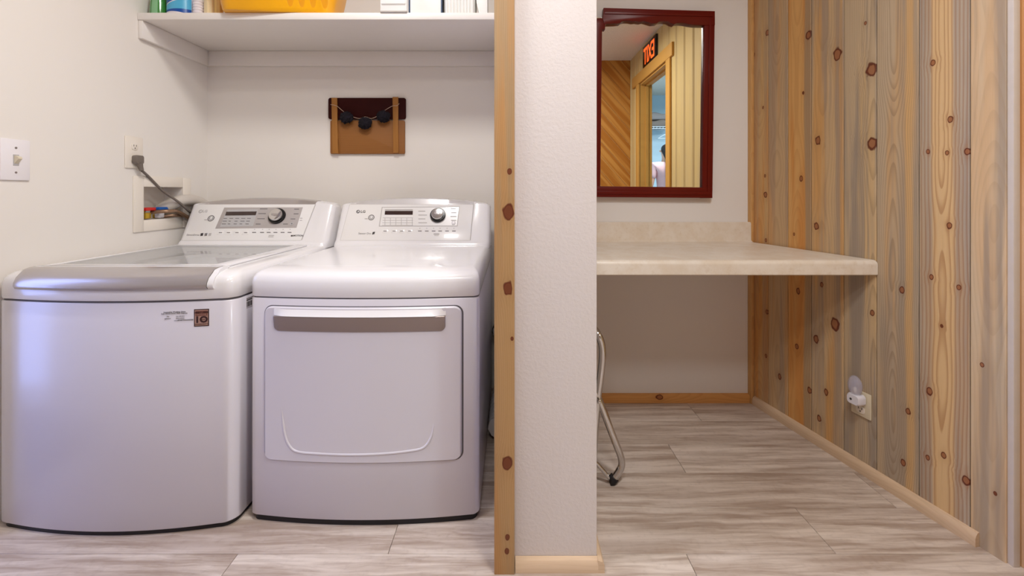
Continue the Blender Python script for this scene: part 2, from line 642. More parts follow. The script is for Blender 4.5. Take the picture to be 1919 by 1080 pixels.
KN = [(1440.7, 61, 7), (1415, 103, 6), (1517.8, 66.7, 12), (1571.5, 101.9, 15), (1636, 131.5, 17), (1637, 269.6, 16), (1625, 44, 5), (1536, 263, 10),
      (1504, 335, 7), (1752, 118, 8), (1784.4, 224, 8), (1778, 287, 6), (1816.7, 284.4, 9), (1436, 330, 4), (1437.4, 365, 8), (1432.6, 202, 4),
      (1742, 284, 6), (1508, 174, 4), (1532.6, 424, 9), (1499, 545.6, 8), (1567.8, 607.8, 15), (1532.6, 635.6, 10), (1495.6, 650, 7), (1464, 706, 7),
      (1551, 735.6, 8), (1519.6, 732, 8), (1638, 587, 8), (1693.7, 543, 8), (1782.6, 422.6, 8), (1748.5, 519, 7), (1800, 539, 7), (1745.6, 732.6, 9),
      (1704.8, 770.7, 8), (1440, 585, 6), (1543, 534, 6), (1438, 667, 5), (1843.7, 683.7, 7), (1490.7, 439, 4), (1438, 450, 5), (1768, 611, 5),
      (1537.8, 784.5, 8), (1696, 868, 8), (1772, 853.8, 8), (1742, 858, 7), (1814, 900.6, 12), (1868.7, 925, 6), (1666, 904.9, 8), (1715.6, 935.8, 7)]
GREY = lin(164, 147, 130)
ORANGE = lin(204, 146, 82)
edges = [1411, 1442, 1479, 1523, 1584, 1645.5, 1725, 1821, 1890]
bspec = [
    dict(base=lin(204, 168, 118), dark=lin(150, 104, 62), warm=ORANGE, warm_amt=0.8, grey=GREY, grey_amt=0.4, ring=0.25),
    dict(base=lin(198, 168, 130), dark=lin(142, 112, 80), warm=ORANGE, warm_amt=0.45, grey=GREY, grey_amt=0.6, ring=0.3),
    dict(base=lin(216, 168, 106), dark=lin(168, 112, 60), warm=lin(206, 144, 78), warm_amt=0.9, ring=0.3, bands=[(0.085, 0.14, lin(162, 144, 118), 0.8)]),
    dict(base=lin(204, 174, 134), dark=lin(146, 114, 80), warm=lin(208, 158, 96), warm_amt=0.8, grey=GREY, grey_amt=0.8, ring=0.3),
    dict(base=lin(196, 174, 144), dark=lin(128, 106, 82), warm=lin(212, 178, 126), warm_amt=0.6, grey=lin(156, 144, 132), grey_amt=0.9, pith=(0.11, 0.03), ring=0.5, ring_w=0.006),
    dict(base=lin(190, 170, 144), dark=lin(126, 104, 82), warm=lin(208, 160, 100), warm_amt=0.5, grey=lin(160, 147, 133), grey_amt=0.75, ring=0.55, ring_w=0.005, pith=(0.055, 0.03),
         bands=[(0.094, 0.116, lin(214, 172, 116), 0.75)]),
    dict(base=lin(178, 163, 145), dark=lin(150, 96, 54), warm=lin(200, 160, 112), warm_amt=0.4, grey=lin(158, 147, 138), grey_amt=0.6, pith=(0.062, -0.004), ring=0.75, ring_w=0.0095,
         bands=[(0.036, 0.092, lin(218, 184, 136), 0.9)]),
    dict(base=lin(206, 186, 158), dark=lin(160, 134, 106), warm=lin(208, 164, 114), warm_amt=0.5, grey=lin(154, 140, 126), grey_amt=0.75, ring=0.3),
]
ss = [s_of_px(e)[0] for e in edges]
knots_s = []
for (a, b_, r) in KN:
    s, zz = on_wall(a, b_)
    knots_s.append((s, zz, r * s_of_px(a)[1] / F * 0.50))
for i, sp in enumerate(bspec):
    s0, s1 = ss[i], ss[i + 1]
    kn = [(s - s0, zz, r) for (s, zz, r) in knots_s if s0 <= s < s1]
    # keep sideways knot size inside the foreshortened board
    mt = pine('board_pine', seed=i * 3.7 + 1.0, knots=kn, **sp)
    w_ = s1 - s0
    bm = bmesh.new()
    pts = [(0.0012, 0.004), (0.0012, -0.0045), (0.0030, -0.0062), (w_ - 0.0030, -0.0062), (w_ - 0.0012, -0.0045), (w_ - 0.0012, 0.004)]
    add_prism(bm, pts, 'z', 0.0, ZC)
    fin(bm, 'board', mt, wr, local=True, loc=(s0, 0, 0))


def wall_pt(s, d, z):
    """point at s along the boarded wall, d out into the room"""
    m = Matrix.Translation((AX, AY, 0)) @ Matrix.Rotation(TH, 4, 'Z')
    return m @ Vector((s, -d, z))


def place_on_wr(o):
    o.location = (AX, AY, 0)
    o.rotation_euler = (0, 0, TH)
    WLOC[o.name] = Matrix.Translation((AX, AY, 0)) @ Matrix.Rotation(TH, 4, 'Z')
    return o


# trims on the boarded wall
struct(place_on_wr(box('trim_1', -0.004, 0.022, -0.022, -0.0064, 0, ZC, M['pinev'], bev=0.003)))
bm = bmesh.new()
add_prism(bm, [(-0.0063, 0), (-0.021, 0), (-0.021, 0.022), (-0.018, 0.031), (-0.012, 0.038), (-0.0063, 0.040)], 'x', 0.024, 0.872)
struct(place_on_wr(fin(bm, 'baseboard_right', M['pinepale'], None, 30)))
# end strip, jamb beyond
ex = AX + 0.209 * (AY - 1.178)
struct(box('trim_2', ex - 0.001, ex + 0.0175, 1.166, 1.20, 0, ZC, M['strip'], bev=0.002))
dj = struct(box('door_2', ex + 0.0215, ex + 0.11, 1.158, 1.30, 0, ZC, M['jamb'], bev=0.002))
box('stop_bead', ex + 0.0180, ex + 0.0213, 1.170, 1.20, 0, ZC, M['casing'], dj)
sx0 = 1.352
sp_ = box('strike_plate', ex + 0.026, ex + 0.060, 1.1565, 1.1585, H - (583 - HY) / F * 1.157, H - (526 - HY) / F * 1.157, M['platew'], dj, bev=0.0006)
box('strike_hole', ex + 0.034, ex + 0.052, 1.1560, 1.1569, H - (572 - HY) / F * 1.157, H - (552 - HY) / F * 1.157, M['darkring'], sp_)

# nook rear wall baseboard, partition baseboard and corner post
kb = [((1237 - CX) / F * 2.07, H - (746 - HY) / F * 2.07, 0.010)]
M['nookbase'] = pine('nook_pine', lin(212, 158, 96), lin(160, 100, 48), axis='x', ring=0.3, knots=[(kb[0][1], kb[0][0], 0.011)], seed=5)
struct(prism('baseboard_back', [(YN - 0.0005, 0), (YN - 0.014, 0), (YN - 0.014, 0.034), (YN - 0.010, 0.040), (YN - 0.0005, 0.042)], 'x', PX1 + 0.016, AX - 0.004, M['nookbase']))
bb = struct(prism('baseboard_middle', [(PY0 - 0.0005, 0), (PY0 - 0.017, 0), (PY0 - 0.017, 0.022), (PY0 - 0.012, 0.030), (PY0 - 0.0005, 0.033)], 'x', 0.0085, PX1 + 0.0005, M['pinepale']))
bm = bmesh.new()
add_prism(bm, [(PX1 + 0.0005, 0), (PX1 + 0.017, 0), (PX1 + 0.017, 0.022), (PX1 + 0.012, 0.030), (PX1 + 0.0005, 0.033)], 'y', PY0 - 0.017, YN - 0.016)
fin(bm, 'return_board', M['pinepale'], bb, 30)

post_kn = []
for (a, b_, r) in [(953, 397, 10), (953, 540, 8), (951, 868, 9), (955, 322, 4), (960, 635, 3), (951, 1007, 4), (950, 1033, 4)]:
    p = P(a, b_, 1.145)
    post_kn.append((p.x, p.z, r / F * 1.145))
M['post'] = pine('post_pine', lin(180, 144, 100), lin(140, 102, 62), warm=lin(184, 132, 76), warm_amt=0.6, grey=lin(156, 138, 110), grey_amt=0.6, knots=post_kn, seed=21.0, pith=(-0.08, 0.03), ring=0.3, ring_w=0.005)
struct(box('trim_3', -0.0465, 0.0068, 1.144, PY0 - 0.0005, 0, ZC, M['post'], bev=0.0015))

# hall behind the camera, seen in the mirror and in the glossy fronts
wh_x = 1.40
OPY0, OPY1, OPZ = -0.60, 0.24, 2.18
bm = bmesh.new()
add_box(bm, wh_x + 0.004, wh_x + 0.10, OPY1, 1.156, 0, ZC)
add_box(bm, wh_x + 0.004, wh_x + 0.10, -1.09, OPY0, 0, ZC)
add_box(bm, wh_x + 0.004, wh_x + 0.10, OPY0, OPY1, OPZ, ZC)
wh = struct(fin(bm, 'wall_hall', M['groove']))


def hallboard(y0, y1, z0, z1):
    bm = bmesh.new()
    g = 0.020
    add_prism(bm, [(wh_x + 0.004, y0 + 0.001), (wh_x + 0.003, y0 + 0.006), (wh_x - 0.010, y0 + g), (wh_x - 0.010, y1 - g), (wh_x + 0.003, y1 - 0.006), (wh_x + 0.004, y1 - 0.001)], 'z', z0, z1)
    fin(bm, 'board', M['hallplank'], wh)


y = 1.150
while y > -1.09:
    y0 = max(y - 0.176, -1.09)
    if y0 >= OPY1 or y <= OPY0:
        hallboard(y0, y, 0, ZC)
    else:
        if y > OPY1: hallboard(OPY1, y, 0, OPZ)
        if y0 < OPY0: hallboard(y0, OPY0, 0, OPZ)
        hallboard(y0, y, OPZ, ZC)
    y -= 0.176
d1 = struct(box('door_1', wh_x - 0.032, wh_x - 0.0105, OPY0 - 0.24, OPY1 + 0.16, OPZ, OPZ + 0.115, M['casing'], bev=0.003))
box('casing', wh_x - 0.030, wh_x - 0.0105, OPY1, OPY1 + 0.10, 0, OPZ, M['casing'], d1, bev=0.003)
box('casing', wh_x - 0.030, wh_x - 0.0105, OPY0 - 0.10, OPY0, 0, OPZ, M['casing'], d1, bev=0.003)
box('jamb', wh_x - 0.010, wh_x + 0.115, OPY1 - 0.016, OPY1 - 0.0005, 0, OPZ, M['casing'], d1)
box('jamb', wh_x - 0.010, wh_x + 0.115, OPY0 + 0.0005, OPY0 + 0.016, 0, OPZ, M['casing'], d1)
box('jamb', wh_x - 0.010, wh_x + 0.115, OPY0 + 0.0165, OPY1 - 0.0165, OPZ - 0.016, OPZ - 0.0005, M['casing'], d1)
box('door_stop', wh_x + 0.045, wh_x + 0.075, OPY0 + 0.0165, OPY0 + 0.028, 0, OPZ - 0.017, M['casing'], d1)
box('door_stop', wh_x + 0.045, wh_x + 0.075, OPY0 + 0.0165, OPY1 - 0.0165, OPZ - 0.030, OPZ - 0.0165, M['casing'], d1)

# diagonal plank wall
wd = struct(box('wall_rear', 0.62, 1.395, -1.10, -0.994, 0, ZC, M['pinev']))


def clip(poly, x0, x1, z0, z1):
    def cut(poly, f, inter):
        out = []
        for i in range(len(poly)):
            a, b = poly[i - 1], poly[i]
            if f(b):
                if not f(a): out.append(inter(a, b))
                out.append(b)
            elif f(a): out.append(inter(a, b))
        return out
    def ix(v): return lambda a, b: (v, a[1] + (b[1] - a[1]) * (v - a[0]) / (b[0] - a[0]))
    def iz(v): return lambda a, b: (a[0] + (b[0] - a[0]) * (v - a[1]) / (b[1] - a[1]), v)
    for f, i in ((lambda p: p[0] >= x0, ix(x0)), (lambda p: p[0] <= x1, ix(x1)), (lambda p: p[1] >= z0, iz(z0)), (lambda p: p[1] <= z1, iz(z1))):
        if len(poly) < 3: return []
        poly = cut(poly, f, i)
    return poly


for k in range(0, 30):
    c0 = k * 0.175            # z + 1.15 x = c
    g = 0.005
    poly = [(0.0, c0 + g), (2.0, c0 + g - 2.3), (2.0, c0 + 0.175 - g - 2.3), (0.0, c0 + 0.175 - g)]
    poly = clip(poly, 0.62, 1.388, 0, ZC)
    if len(poly) >= 3:
        xs = [p[0] for p in poly]
        if max(xs) - min(xs) < 0.02: continue
        bm = bmesh.new()
        add_prism(bm, poly, 'y', -0.994, -0.985)
        RD = Matrix.Rotation(math.atan2(1.0, -1.15), 4, 'Y') @ Matrix.Translation((0, 0, 0))
        RI = RD.inverted()
        for v in bm.verts: v.co = RI @ v.co
        o = fin(bm, 'board', M['diag'], wd, local=True)
        o.rotation_euler = RD.to_euler()

# remaining hall shell
SX = -2.35
bm = bmesh.new()
add_box(bm, SX - 0.1, SX, -3.3, 0.56, 0, ZC)
add_box(bm, SX - 0.1, SX, 1.16, 1.6, 0, ZC)
add_box(bm, SX - 0.1, SX, 0.56, 1.16, 2.06, ZC)
struct(fin(bm, 'wall_side', M['wall']))
d3 = struct(box('door_3', SX - 0.07, SX - 0.03, 0.565, 0.61, 0, 2.055, M['platew']))
box('door_stile', SX - 0.07, SX - 0.03, 1.11, 1.155, 0, 2.055, M['platew'], d3)
box('door_rail', SX - 0.07, SX - 0.03, 0.61, 1.11, 0, 0.05, M['platew'], d3)
box('door_rail', SX - 0.07, SX - 0.03, 0.61, 1.11, 1.99, 2.055, M['platew'], d3)
box('door_pane', SX - 0.054, SX - 0.046, 0.61, 1.11, 0.05, 1.99, plain('door_glass', (0.95, 0.97, 1.0), 0.0, var=0.0, alpha=0.08), d3)
struct(box('wall_return', SX, LX - 0.125, 1.5, 1.6, 0, ZC, M['wall']))
struct(box('wall_front', SX, 1.50, -3.3, -3.2, 0, ZC, M['wall']))
# closet room beyond the doorway
struct(box('wall_closet', 1.505, 3.25, -3.02, -2.82, 0, ZC, M['closet']))
struct(box('wall_far', 3.2, 3.3, -2.82, 1.25, 0, ZC, M['closet']))
struct(box('wall_end', 1.505, 3.2, 1.15, 1.25, 0, ZC, M['closet']))
struct(box('wall_inner', 1.505, 1.52, -2.82, OPY0 - 0.02, 0, ZC, M['closet']))

# ------------------------------------------------------------------ washer and dryer


class Appl:
    def __init__(s, x0, x1, yf, yb, bow, r):
        s.x0, s.x1, s.yf, s.yb, s.bow, s.r = x0, x1, yf, yb, bow, r
        s.xc, s.hw = (x0 + x1) / 2, (x1 - x0) / 2

    def fy(s, x):
        t = max(-1, min(1, (x - s.xc) / s.hw))
        return s.yf - s.bow * (1 - t * t)

    def outline(s, ins=0.0, inf=0.0, inb=0.0, n=24, m=8):
        x0, x1, r = s.x0 + ins, s.x1 - ins, s.r
        out = []
        for k in range(m):               # front corner at x0
            a = PI / 2 * k / m
            ye = s.fy(x0 + r) + inf
            out.append((x0 + r - r * math.cos(a), ye + r - r * math.sin(a)))
        for k in range(n + 1):
            x = x0 + r + (x1 - x0 - 2 * r) * k / n
            out.append((x, s.fy(x) + inf))
        for k in range(1, m + 1):
            a = PI / 2 * k / m
            ye = s.fy(x1 - r) + inf
            out.append((x1 - r + r * math.sin(a), ye + r - r * math.cos(a)))
        out.append((x1, s.yb - inb)); out.append((x0, s.yb - inb))
        return out

    def on_front(s, px, py):
        d = s.yf
        for _ in range(8):
            d = s.fy((px - CX) / F * d)
        v = P(px, py, d)
        return v.x, v.z


def plate(name, ap, x0, x1, z0, z1, r, proud, thick, mat, parent, e=0.002, n=40, top_r=None, slope=0.0):
    """panel that follows the bowed front of an appliance"""
    bm = bmesh.new()
    rt = r if top_r is None else top_r
    us = sorted(set([x0 + (x1 - x0) * k / n for k in range(n + 1)] + [x0 + max(r, rt) * (1 - math.cos(PI / 2 * k / 8)) for k in range(9)] + [x1 - max(r, rt) * (1 - math.cos(PI / 2 * k / 8)) for k in range(9)]))
    us = [u for i, u in enumerate(us) if i == 0 or u - us[i - 1] > 1e-6]
    secs = []
    for x in us:
        d = min(x - x0, x1 - x)
        lo = z0 + (r - math.sqrt(max(0, r * r - (r - d) ** 2)) if d < r else 0)
        hi = z1 - (rt - math.sqrt(max(0, rt * rt - (rt - d) ** 2)) if d < rt else 0)
        if hi - lo < 2.2 * e: m_ = (hi + lo) / 2; lo, hi = m_ - 1.1 * e, m_ + 1.1 * e
        y = ap.fy(x) - proud
        ee = e if e < d else max(d, 0.0001)
        yf = y + (e - ee)
        secs.append([(x, y + thick, lo), (x, yf + e, lo), (x, yf, lo + e), (x, yf - slope, hi - e), (x, yf + e - slope, hi), (x, y + thick, hi)])
    loft(bm, secs)
    return fin(bm, name, mat, parent, 40)


def cabinet(ap, root, z0, zs):
    bm = bmesh.new()
    loft(bm, [[(x, y, z) for x, y in ap.outline(i, f)] for z, i, f in ((z0, 0.003, 0.003), (z0 + 0.004, 0, 0), (zs - 0.003, 0, 0), (zs, 0.002, 0.002))])
    fin(bm, 'cabinet', M['enamel'], root, 40)
    bm = bmesh.new()
    loft(bm, [[(x, y, z) for x, y in ap.outline(0.008, 0.007)] for z in (0.0, z0)])
    fin(bm, 'base', M['base'], root, 40)
    bm = bmesh.new()
    loft(bm, [[(x, y, z) for x, y in ap.outline(0.004, 0.004)] for z in (zs, zs + 0.004)])
    fin(bm, 'seam', M['seam'], root, 40)


TOPSEC = ((0.684, 0.002, 0.002), (0.687, 0, 0), (0.728, 0, 0), (0.741, 0.002, 0.004), (0.751, 0.006, 0.013), (0.758, 0.012, 0.028), (0.762, 0.020, 0.050), (0.764, 0.032, 0.085))

O_ = Vector((0, 1.966, 0.787))
V_ = Vector((0, 0.084, 0.161)).normalized()
N_ = Vector((0, -V_.z, V_.y))
FM = Matrix(((1, 0, 0, O_.x), (0, V_.y, N_.y, O_.y), (0, V_.z, N_.z, O_.z), (0, 0, 0, 1)))


def face_uv(px, py):
    d = Vector(((px - CX) / F, 1, -(py - HY) / F))
    t = N_.dot(O_ - Vector((0, 0, H))) / N_.dot(d)
    q = Vector((0, 0, H)) + d * t - O_
    return q.x, q.dot(V_)


def fprism(name, pts, n0, n1, mat, parent, bev=0):
    bm = bmesh.new()
    add_prism(bm, pts, 'z', n0, n1, bev, 2)
    for v in bm.verts: v.co = FM @ v.co
    return fin(bm, name, mat, parent, 35)


def fquad(name, pxs, n0, n1, mat, parent, bev=0):
    return fprism(name, [face_uv(*p) for p in pxs], n0, n1, mat, parent, bev)


def fbar(name, x0, x1, y, h, n0, n1, mat, parent):
    return fquad(name, [(x0, y - h / 2), (x1, y - h / 2), (x1, y + h / 2), (x0, y + h / 2)], n0, n1, mat, parent)


def fat(px, py, n):
    u, v = face_uv(px, py)
    return FM @ Matrix.Translation((u, v, n))


def ftext(name, s, px, py, hpx, n, mat, parent, sx=1.0, bold=0.0):
    return text(name, s, hpx / F * 2.0 * 1.35, mat, parent, fat(px, py, n), sx, bold)


def fring(name, px, py, r1, r0, n0, n1, mat, parent, a0=0, a1=360):
    u, v = face_uv(px, py)
    k = 2.0 / F
    bm = bmesh.new()
    N = 28
    full = a1 - a0 >= 360
    A = []
    for i in range(N if full else N + 1):
        a = math.radians(a0 + (a1 - a0) * i / N)
        c, s_ = math.cos(a), math.sin(a)
        A.append([bm.verts.new(FM @ Vector((u + r * k * c, v + r * k * s_, n))) for r, n in ((r0, n0), (r1, n0), (r1, n1), (r0, n1))])
    for i in range(N):
        a, b = A[i], A[(i + 1) % len(A)]
        for j in range(4):
            bm.faces.new((a[j], a[(j + 1) % 4], b[(j + 1) % 4], b[j]))
    if not full:
        bm.faces.new(A[0]); bm.faces.new(A[-1][::-1])
    return fin(bm, name, mat, parent, 40)


def console(ap, root, il, ir_lo, ir_hi, capmat, xo=0.0):
    X0 = ap.x0 + xo
    xc, hw = (X0 + ap.x1) / 2, (ap.x1 - X0) / 2

    def h(x):
        t = (x - xc) / hw
        return 0.946 + 0.027 * (1 - t * t)

    def sec(x, k):
        hh = h(x)
        pts = [(1.940, 0.752), (1.944, 0.768), (1.955, 0.780), (1.966, 0.787), (2.05, 0.948), (2.060, hh - 0.004 if hh > 0.953 else 0.9495), (2.074, max(hh, 0.9515)), (2.128, max(hh, 0.9515)), (2.14, hh - 0.012), (2.14, 0.752)]
        return [(x, 2.09 + (y_ - 2.09) * k, 0.752 + (z_ - 0.752) * (0.4 + 0.6 * k)) for y_, z_ in pts]
    bm = bmesh.new()
    xs = [(X0 + 0.001, 0.84), (X0 + 0.005, 0.92), (X0 + 0.012, 0.97), (X0 + 0.024, 1.0)]
    n = 24
    mid = [(X0 + 0.024 + (ap.x1 - X0 - 0.060) * k / n, 1.0) for k in range(1, n)]
    xs = xs + mid + [(ap.x1 - 0.036, 1.0), (ap.x1 - 0.018, 0.965), (ap.x1 - 0.007, 0.91), (ap.x1 - 0.001, 0.82)]
    loft(bm, [sec(x, k) for x, k in xs])
    con = fin(bm, 'console', M['plastic'], root, 38)
    # silver cap strip along the arched top
    bm = bmesh.new()
    xa, xb = X0 + il + 0.012, ap.x1 - ir_hi
    secs = []
    for k in range(25):
        x = xa + (xb - xa) * k / 24
        hh = max(h(x), 0.953)
        secs.append([(x, 2.0465, 0.9450), (x, 2.058, hh - 0.0030), (x, 2.073, hh + 0.0018), (x, 2.112, hh + 0.0018), (x, 2.112, hh - 0.003), (x, 2.07, hh - 0.006), (x, 2.054, 0.9440)])
    loft(bm, secs)
    fin(bm, 'cap_strip', capmat, con, 40)
    fp = fprism('face_panel', [(X0 + il, -0.004), (ap.x1 - ir_lo, -0.004), (ap.x1 - ir_hi, 0.176), (X0 + il + 0.012, 0.176)], 0.0005, 0.0045, M['panelw'], root, 0.0012)
    fprism('panel_gap', [(X0 + il - 0.0022, -0.0062), (ap.x1 - ir_lo + 0.0022, -0.0062), (ap.x1 - ir_hi + 0.0022, 0.1775), (X0 + il + 0.0098, 0.1775)], -0.0005, 0.0009, M['printl'], root)
    return con, fp


def dial(root, px, py, r):
    u, v = face_uv(px, py)
    k = 2.0 / F
    fr = FM @ Matrix.Translation((u, v, 0.0045))
    d = lathe('dial', [(r * k, 0), (r * k, 0.010), (r * k * 0.94, 0.013), (r * k * 0.80, 0.0135)], (0, 0, 0), M['black'], root, 36, frame=fr)
    lathe('dial_knob', [(r * k * 0.78, 0.0136), (r * k * 0.76, 0.024), (r * k * 0.70, 0.0275), (r * k * 0.45, 0.0285), (0.0005, 0.0285)], (0, 0, 0), M['chrome'], d, 36, frame=fr)
    bm = bmesh.new()
    add_prism(bm, [(-0.014, -0.006), (0.0, -0.010), (0.014, -0.006), (0.015, 0.003), (-0.015, 0.003)], 'z', 0.0286, 0.0305, 0.0008)
    for w_ in bm.verts: w_.co = fr @ w_.co
    fin(bm, 'dial_pointer', M['silver'], d, 35)


NP = 0.0047
# ---- dryer
DR = Appl(-0.800, -0.10, 1.335, 2.14, 0.027, 0.022)
dryer = empty('dryer', (DR.xc, 1.7, 0), 'white front loading clothes dryer with silver door handle, next to wooden post', 'dryer')
cabinet(DR, dryer, 0.018, 0.680)
bm = bmesh.new()
loft(bm, [[(x, y, z) for x, y in DR.outline(i, f)] for z, i, f in TOPSEC])
fin(bm, 'top_panel', M['plastic'], dryer, 50)
dx0, dz1 = DR.on_front(498, 573)
dx1, _ = DR.on_front(866, 573)
_, dz0 = DR.on_front(690, 867)
plate('door_gap', DR, dx0 - 0.0028, dx1 + 0.005, dz0 - 0.0028, dz1 + 0.0028, 0.026, 0.0008, 0.006, M['seam'], dryer, e=0.0005)
door = plate('door', DR, dx0, dx1, dz0, dz1, 0.024, 0.008, 0.009, M['enamel'], dryer, e=0.004)
hx0, hz1 = DR.on_front(517, 590)
hx1, _ = DR.on_front(836, 590)
_, hz0 = DR.on_front(690, 621)
plate('handle', DR, hx0, hx1, hz0, hz1, 0.016, 0.0105, 0.006, M['handle'], door, e=0.001, top_r=0.001, slope=0.006)
bm = bmesh.new()
secs = []
for k in range(41):
    x = hx0 - 0.001 + (hx1 - hx0 + 0.002) * k / 40
    y = DR.fy(x) - 0.0078
    e_ = min(1, min(k, 40 - k) / 2.5)
    secs.append([(x, y, hz1 + 0.020 + 0.004 * (1 - e_)), (x, y - 0.0075 * e_ - 0.0004, hz1 + 0.004), (x, y - 0.0098 * e_ - 0.0004, hz1 + 0.001), (x, y - 0.002 * e_, hz1 - 0.002), (x, y + 0.001, hz1)])
loft(bm, secs)
fin(bm, 'handle_lip', M['plastic'], door, 40)
ridge = []
for px, py in [(530, 755), (533, 785), (537, 812), (545, 832), (560, 844), (600, 848), (660, 850), (720, 848), (775, 842), (797, 835), (810, 815), (815, 785)]:
    X, Z = DR.on_front(px, py)
    ridge.append((X, DR.fy(X) - 0.0062, Z))
bm = bmesh.new()
add_tube(bm, smooth_path(ridge, 6), lambda t: 0.0045 * min(1, 0.3 + 6 * min(t, 1 - t)), 10)
fin(bm, 'door_ridge', M['enamel'], door, 60)
con, fp = console(DR, dryer, 0.030, 0.088, 0.080, plain('cap_light_silver', lin(206, 203, 203), 0.25, metal=0.2, coat=0.4))
q = [(716.6, 389), (862, 388.3), (858, 425), (711, 425.5)]
fquad('control_inset', q, 0.0040, 0.0052, M['printl'], fp)
fquad('control_face', [(718, 390.3), (860.7, 389.6), (856.9, 423.8), (712.8, 424.2)], 0.0050, 0.0056, M['panelw'], fp)
n1 = 0.0057
dsp = fquad('display', [(722.7, 396.5), (774.8, 396.5), (774.3, 403.6), (722.0, 403.6)], n1, n1 + 0.0008, M['disp'], fp)
fbar('display_strip', 722.5, 774.5, 394.6, 2.2, n1, n1 + 0.0006, M['printl'], fp)
for k in range(4):
    fbar('legend_line', 717 + 1 * (3 - k) * 0.6, 775, 409.5 + 4.6 * k, 0.8, n1, n1 + 0.0003, M['printl'], fp)
for k in range(6):
    fbar('legend_line', 722 + 10.2 * k, 723 + 10.2 * k, 416.5, 14, n1, n1 + 0.0003, M['printl'], fp)
for k in range(4):
    fbar('cycle_name', 785, 798 + (k % 2) * 3, 397 + 7.2 * k, 1.6, n1, n1 + 0.0003, M['printl'], fp)
    fbar('cycle_name', 845 + (k % 2), 856, 392.5 + 7.2 * k, 1.6, n1, n1 + 0.0003, M['printl'], fp)
dial(dryer, 821.5, 405, 14.4)
lathe('start_button', [(0.0095, 0), (0.0095, 0.003), (0.007, 0.0042), (0.0004, 0.0044)], (0, 0, 0), M['plastic'], fp, 24, frame=fat(850.7, 418.8, n1))
fring('brand_mark', 672.2, 397.6, 3.4, 2.4, NP, NP + 0.0006, M['printd'], fp)
fring('brand_mark', 672.2, 397.6, 1.9, 1.2, NP, NP + 0.0006, M['printd'], fp, 90, 360)
ftext('brand_lettering', 'LG', 681.5, 397.8, 5.2, NP, M['printd'], fp, 1.1, 0.0003)
fring('power_button', 697, 408.6, 5.8, 4.4, NP, NP + 0.0012, M['print'], fp)
fring('power_button', 697, 408.6, 3.0, 2.2, NP, NP + 0.0008, M['print'], fp, 130, 410)
fbar('power_print', 684.5, 690, 411, 1.6, NP, NP + 0.0003, M['printl'], fp)
ftext('lettering', 'Sensor Dry', 684.5, 438.6, 4.0, NP, M['print'], fp, 0.95)
fquad('brand_icon', [(699.5, 436), (704, 435.2), (702.6, 439.8), (698.2, 440.6)], NP, NP + 0.0004, M['printd'], fp)
for i, px in enumerate([722.7, 739.6, 753.8, 768.7]):
    fq = fquad('button', [(px - 5.4, 431), (px + 5.4, 431), (px + 5.2, 437.5), (px - 5.6, 437.5)], NP - 0.0006, NP + 0.0006, M['panelw'], fp, 0.0004)
    fbar('button_print', px - 3, px + 3, 434.2, 1.5, NP + 0.0006, NP + 0.0009, M['print'], fp)
for px in [787.7, 800.6, 813.4, 825.6, 838.5, 851.4]:
    fbar('button_print', px - 3.4, px + 3.4, 434, 1.7, NP, NP + 0.0003, M['print'], fp)
    fring('indicator', px, 428.8, 0.9, 0.1, NP, NP + 0.0004, M['printl'], fp)
fbar('lettering', 813.5, 824, 439.6, 1.3, NP, NP + 0.0003, M['print'], fp)
fbar('lettering', 814.5, 823, 442.4, 1.2, NP, NP + 0.0003, M['printl'], fp)

# ---- washer
WA = Appl(-1.546, -0.828, 1.312, 2.14, 0.044, 0.042)
washer = empty('washing_machine', (WA.xc, 1.7, 0), 'white top loading washing machine with glass lid and silver lid handle', 'washing machine')
cabinet(WA, washer, 0.014, 0.678)
bm = bmesh.new()
GX0, GX1, GY0, GY1 = -1.455, -0.945, 1.400, 1.905
secs = [[(x, y, z) for x, y in WA.outline(i, f)] for z, i, f in TOPSEC]
well = [(min(max(x, GX0 - 0.004), GX1 + 0.004), min(max(y, GY0 - 0.004), GY1 + 0.004)) for x, y in WA.outline(0.03, 0.085)]
secs.append([(x, y, 0.764) for x, y in well])
secs.append([(x, y, 0.735) for x, y in well])
loft(bm, secs, True, False)
bmesh.ops.remove_doubles(bm, verts=bm.verts[:], dist=1e-5)
fin(bm, 'top_panel', M['plastic'], washer, 50)
lathe('wash_tub', [(0.262, -0.30), (0.262, -0.004), (0.255, 0), (0.235, 0), (0.225, -0.02), (0.222, -0.26), (0.002, -0.27)], ((GX0 + GX1) / 2, 1.665, 0.735), M['tub'], washer, 40)
box('well_ledge', GX0 - 0.003, GX1 + 0.003, GY0 - 0.003, GY1 + 0.003, 0.715, 0.7235, M['well'], washer)
bm = bmesh.new()
LXa, LXb = GX0 - 0.022, GX1 + 0.045
add_box(bm, LXa, GX0, 1.352, GY1 + 0.02, 0.7645, 0.7715, 0.002)
add_box(bm, GX1, LXb, 1.352, GY1 + 0.02, 0.7645, 0.7715, 0.002)
add_box(bm, GX0, GX1, 1.352, GY0, 0.7645, 0.7715, 0.002)
add_box(bm, GX0, GX1, GY1, GY1 + 0.02, 0.7645, 0.7715, 0.002)
lid = fin(bm, 'lid_frame', M['plastic'], washer, 35)
box('lid_glass', GX0 + 0.0005, GX1 - 0.0005, GY0 + 0.0005, GY1 - 0.0005, 0.7655, 0.7705, M['glass'], lid)
# lid handle: a rounded silver nose along the front edge, white end piece
hb0, hb1 = -1.484, -0.900


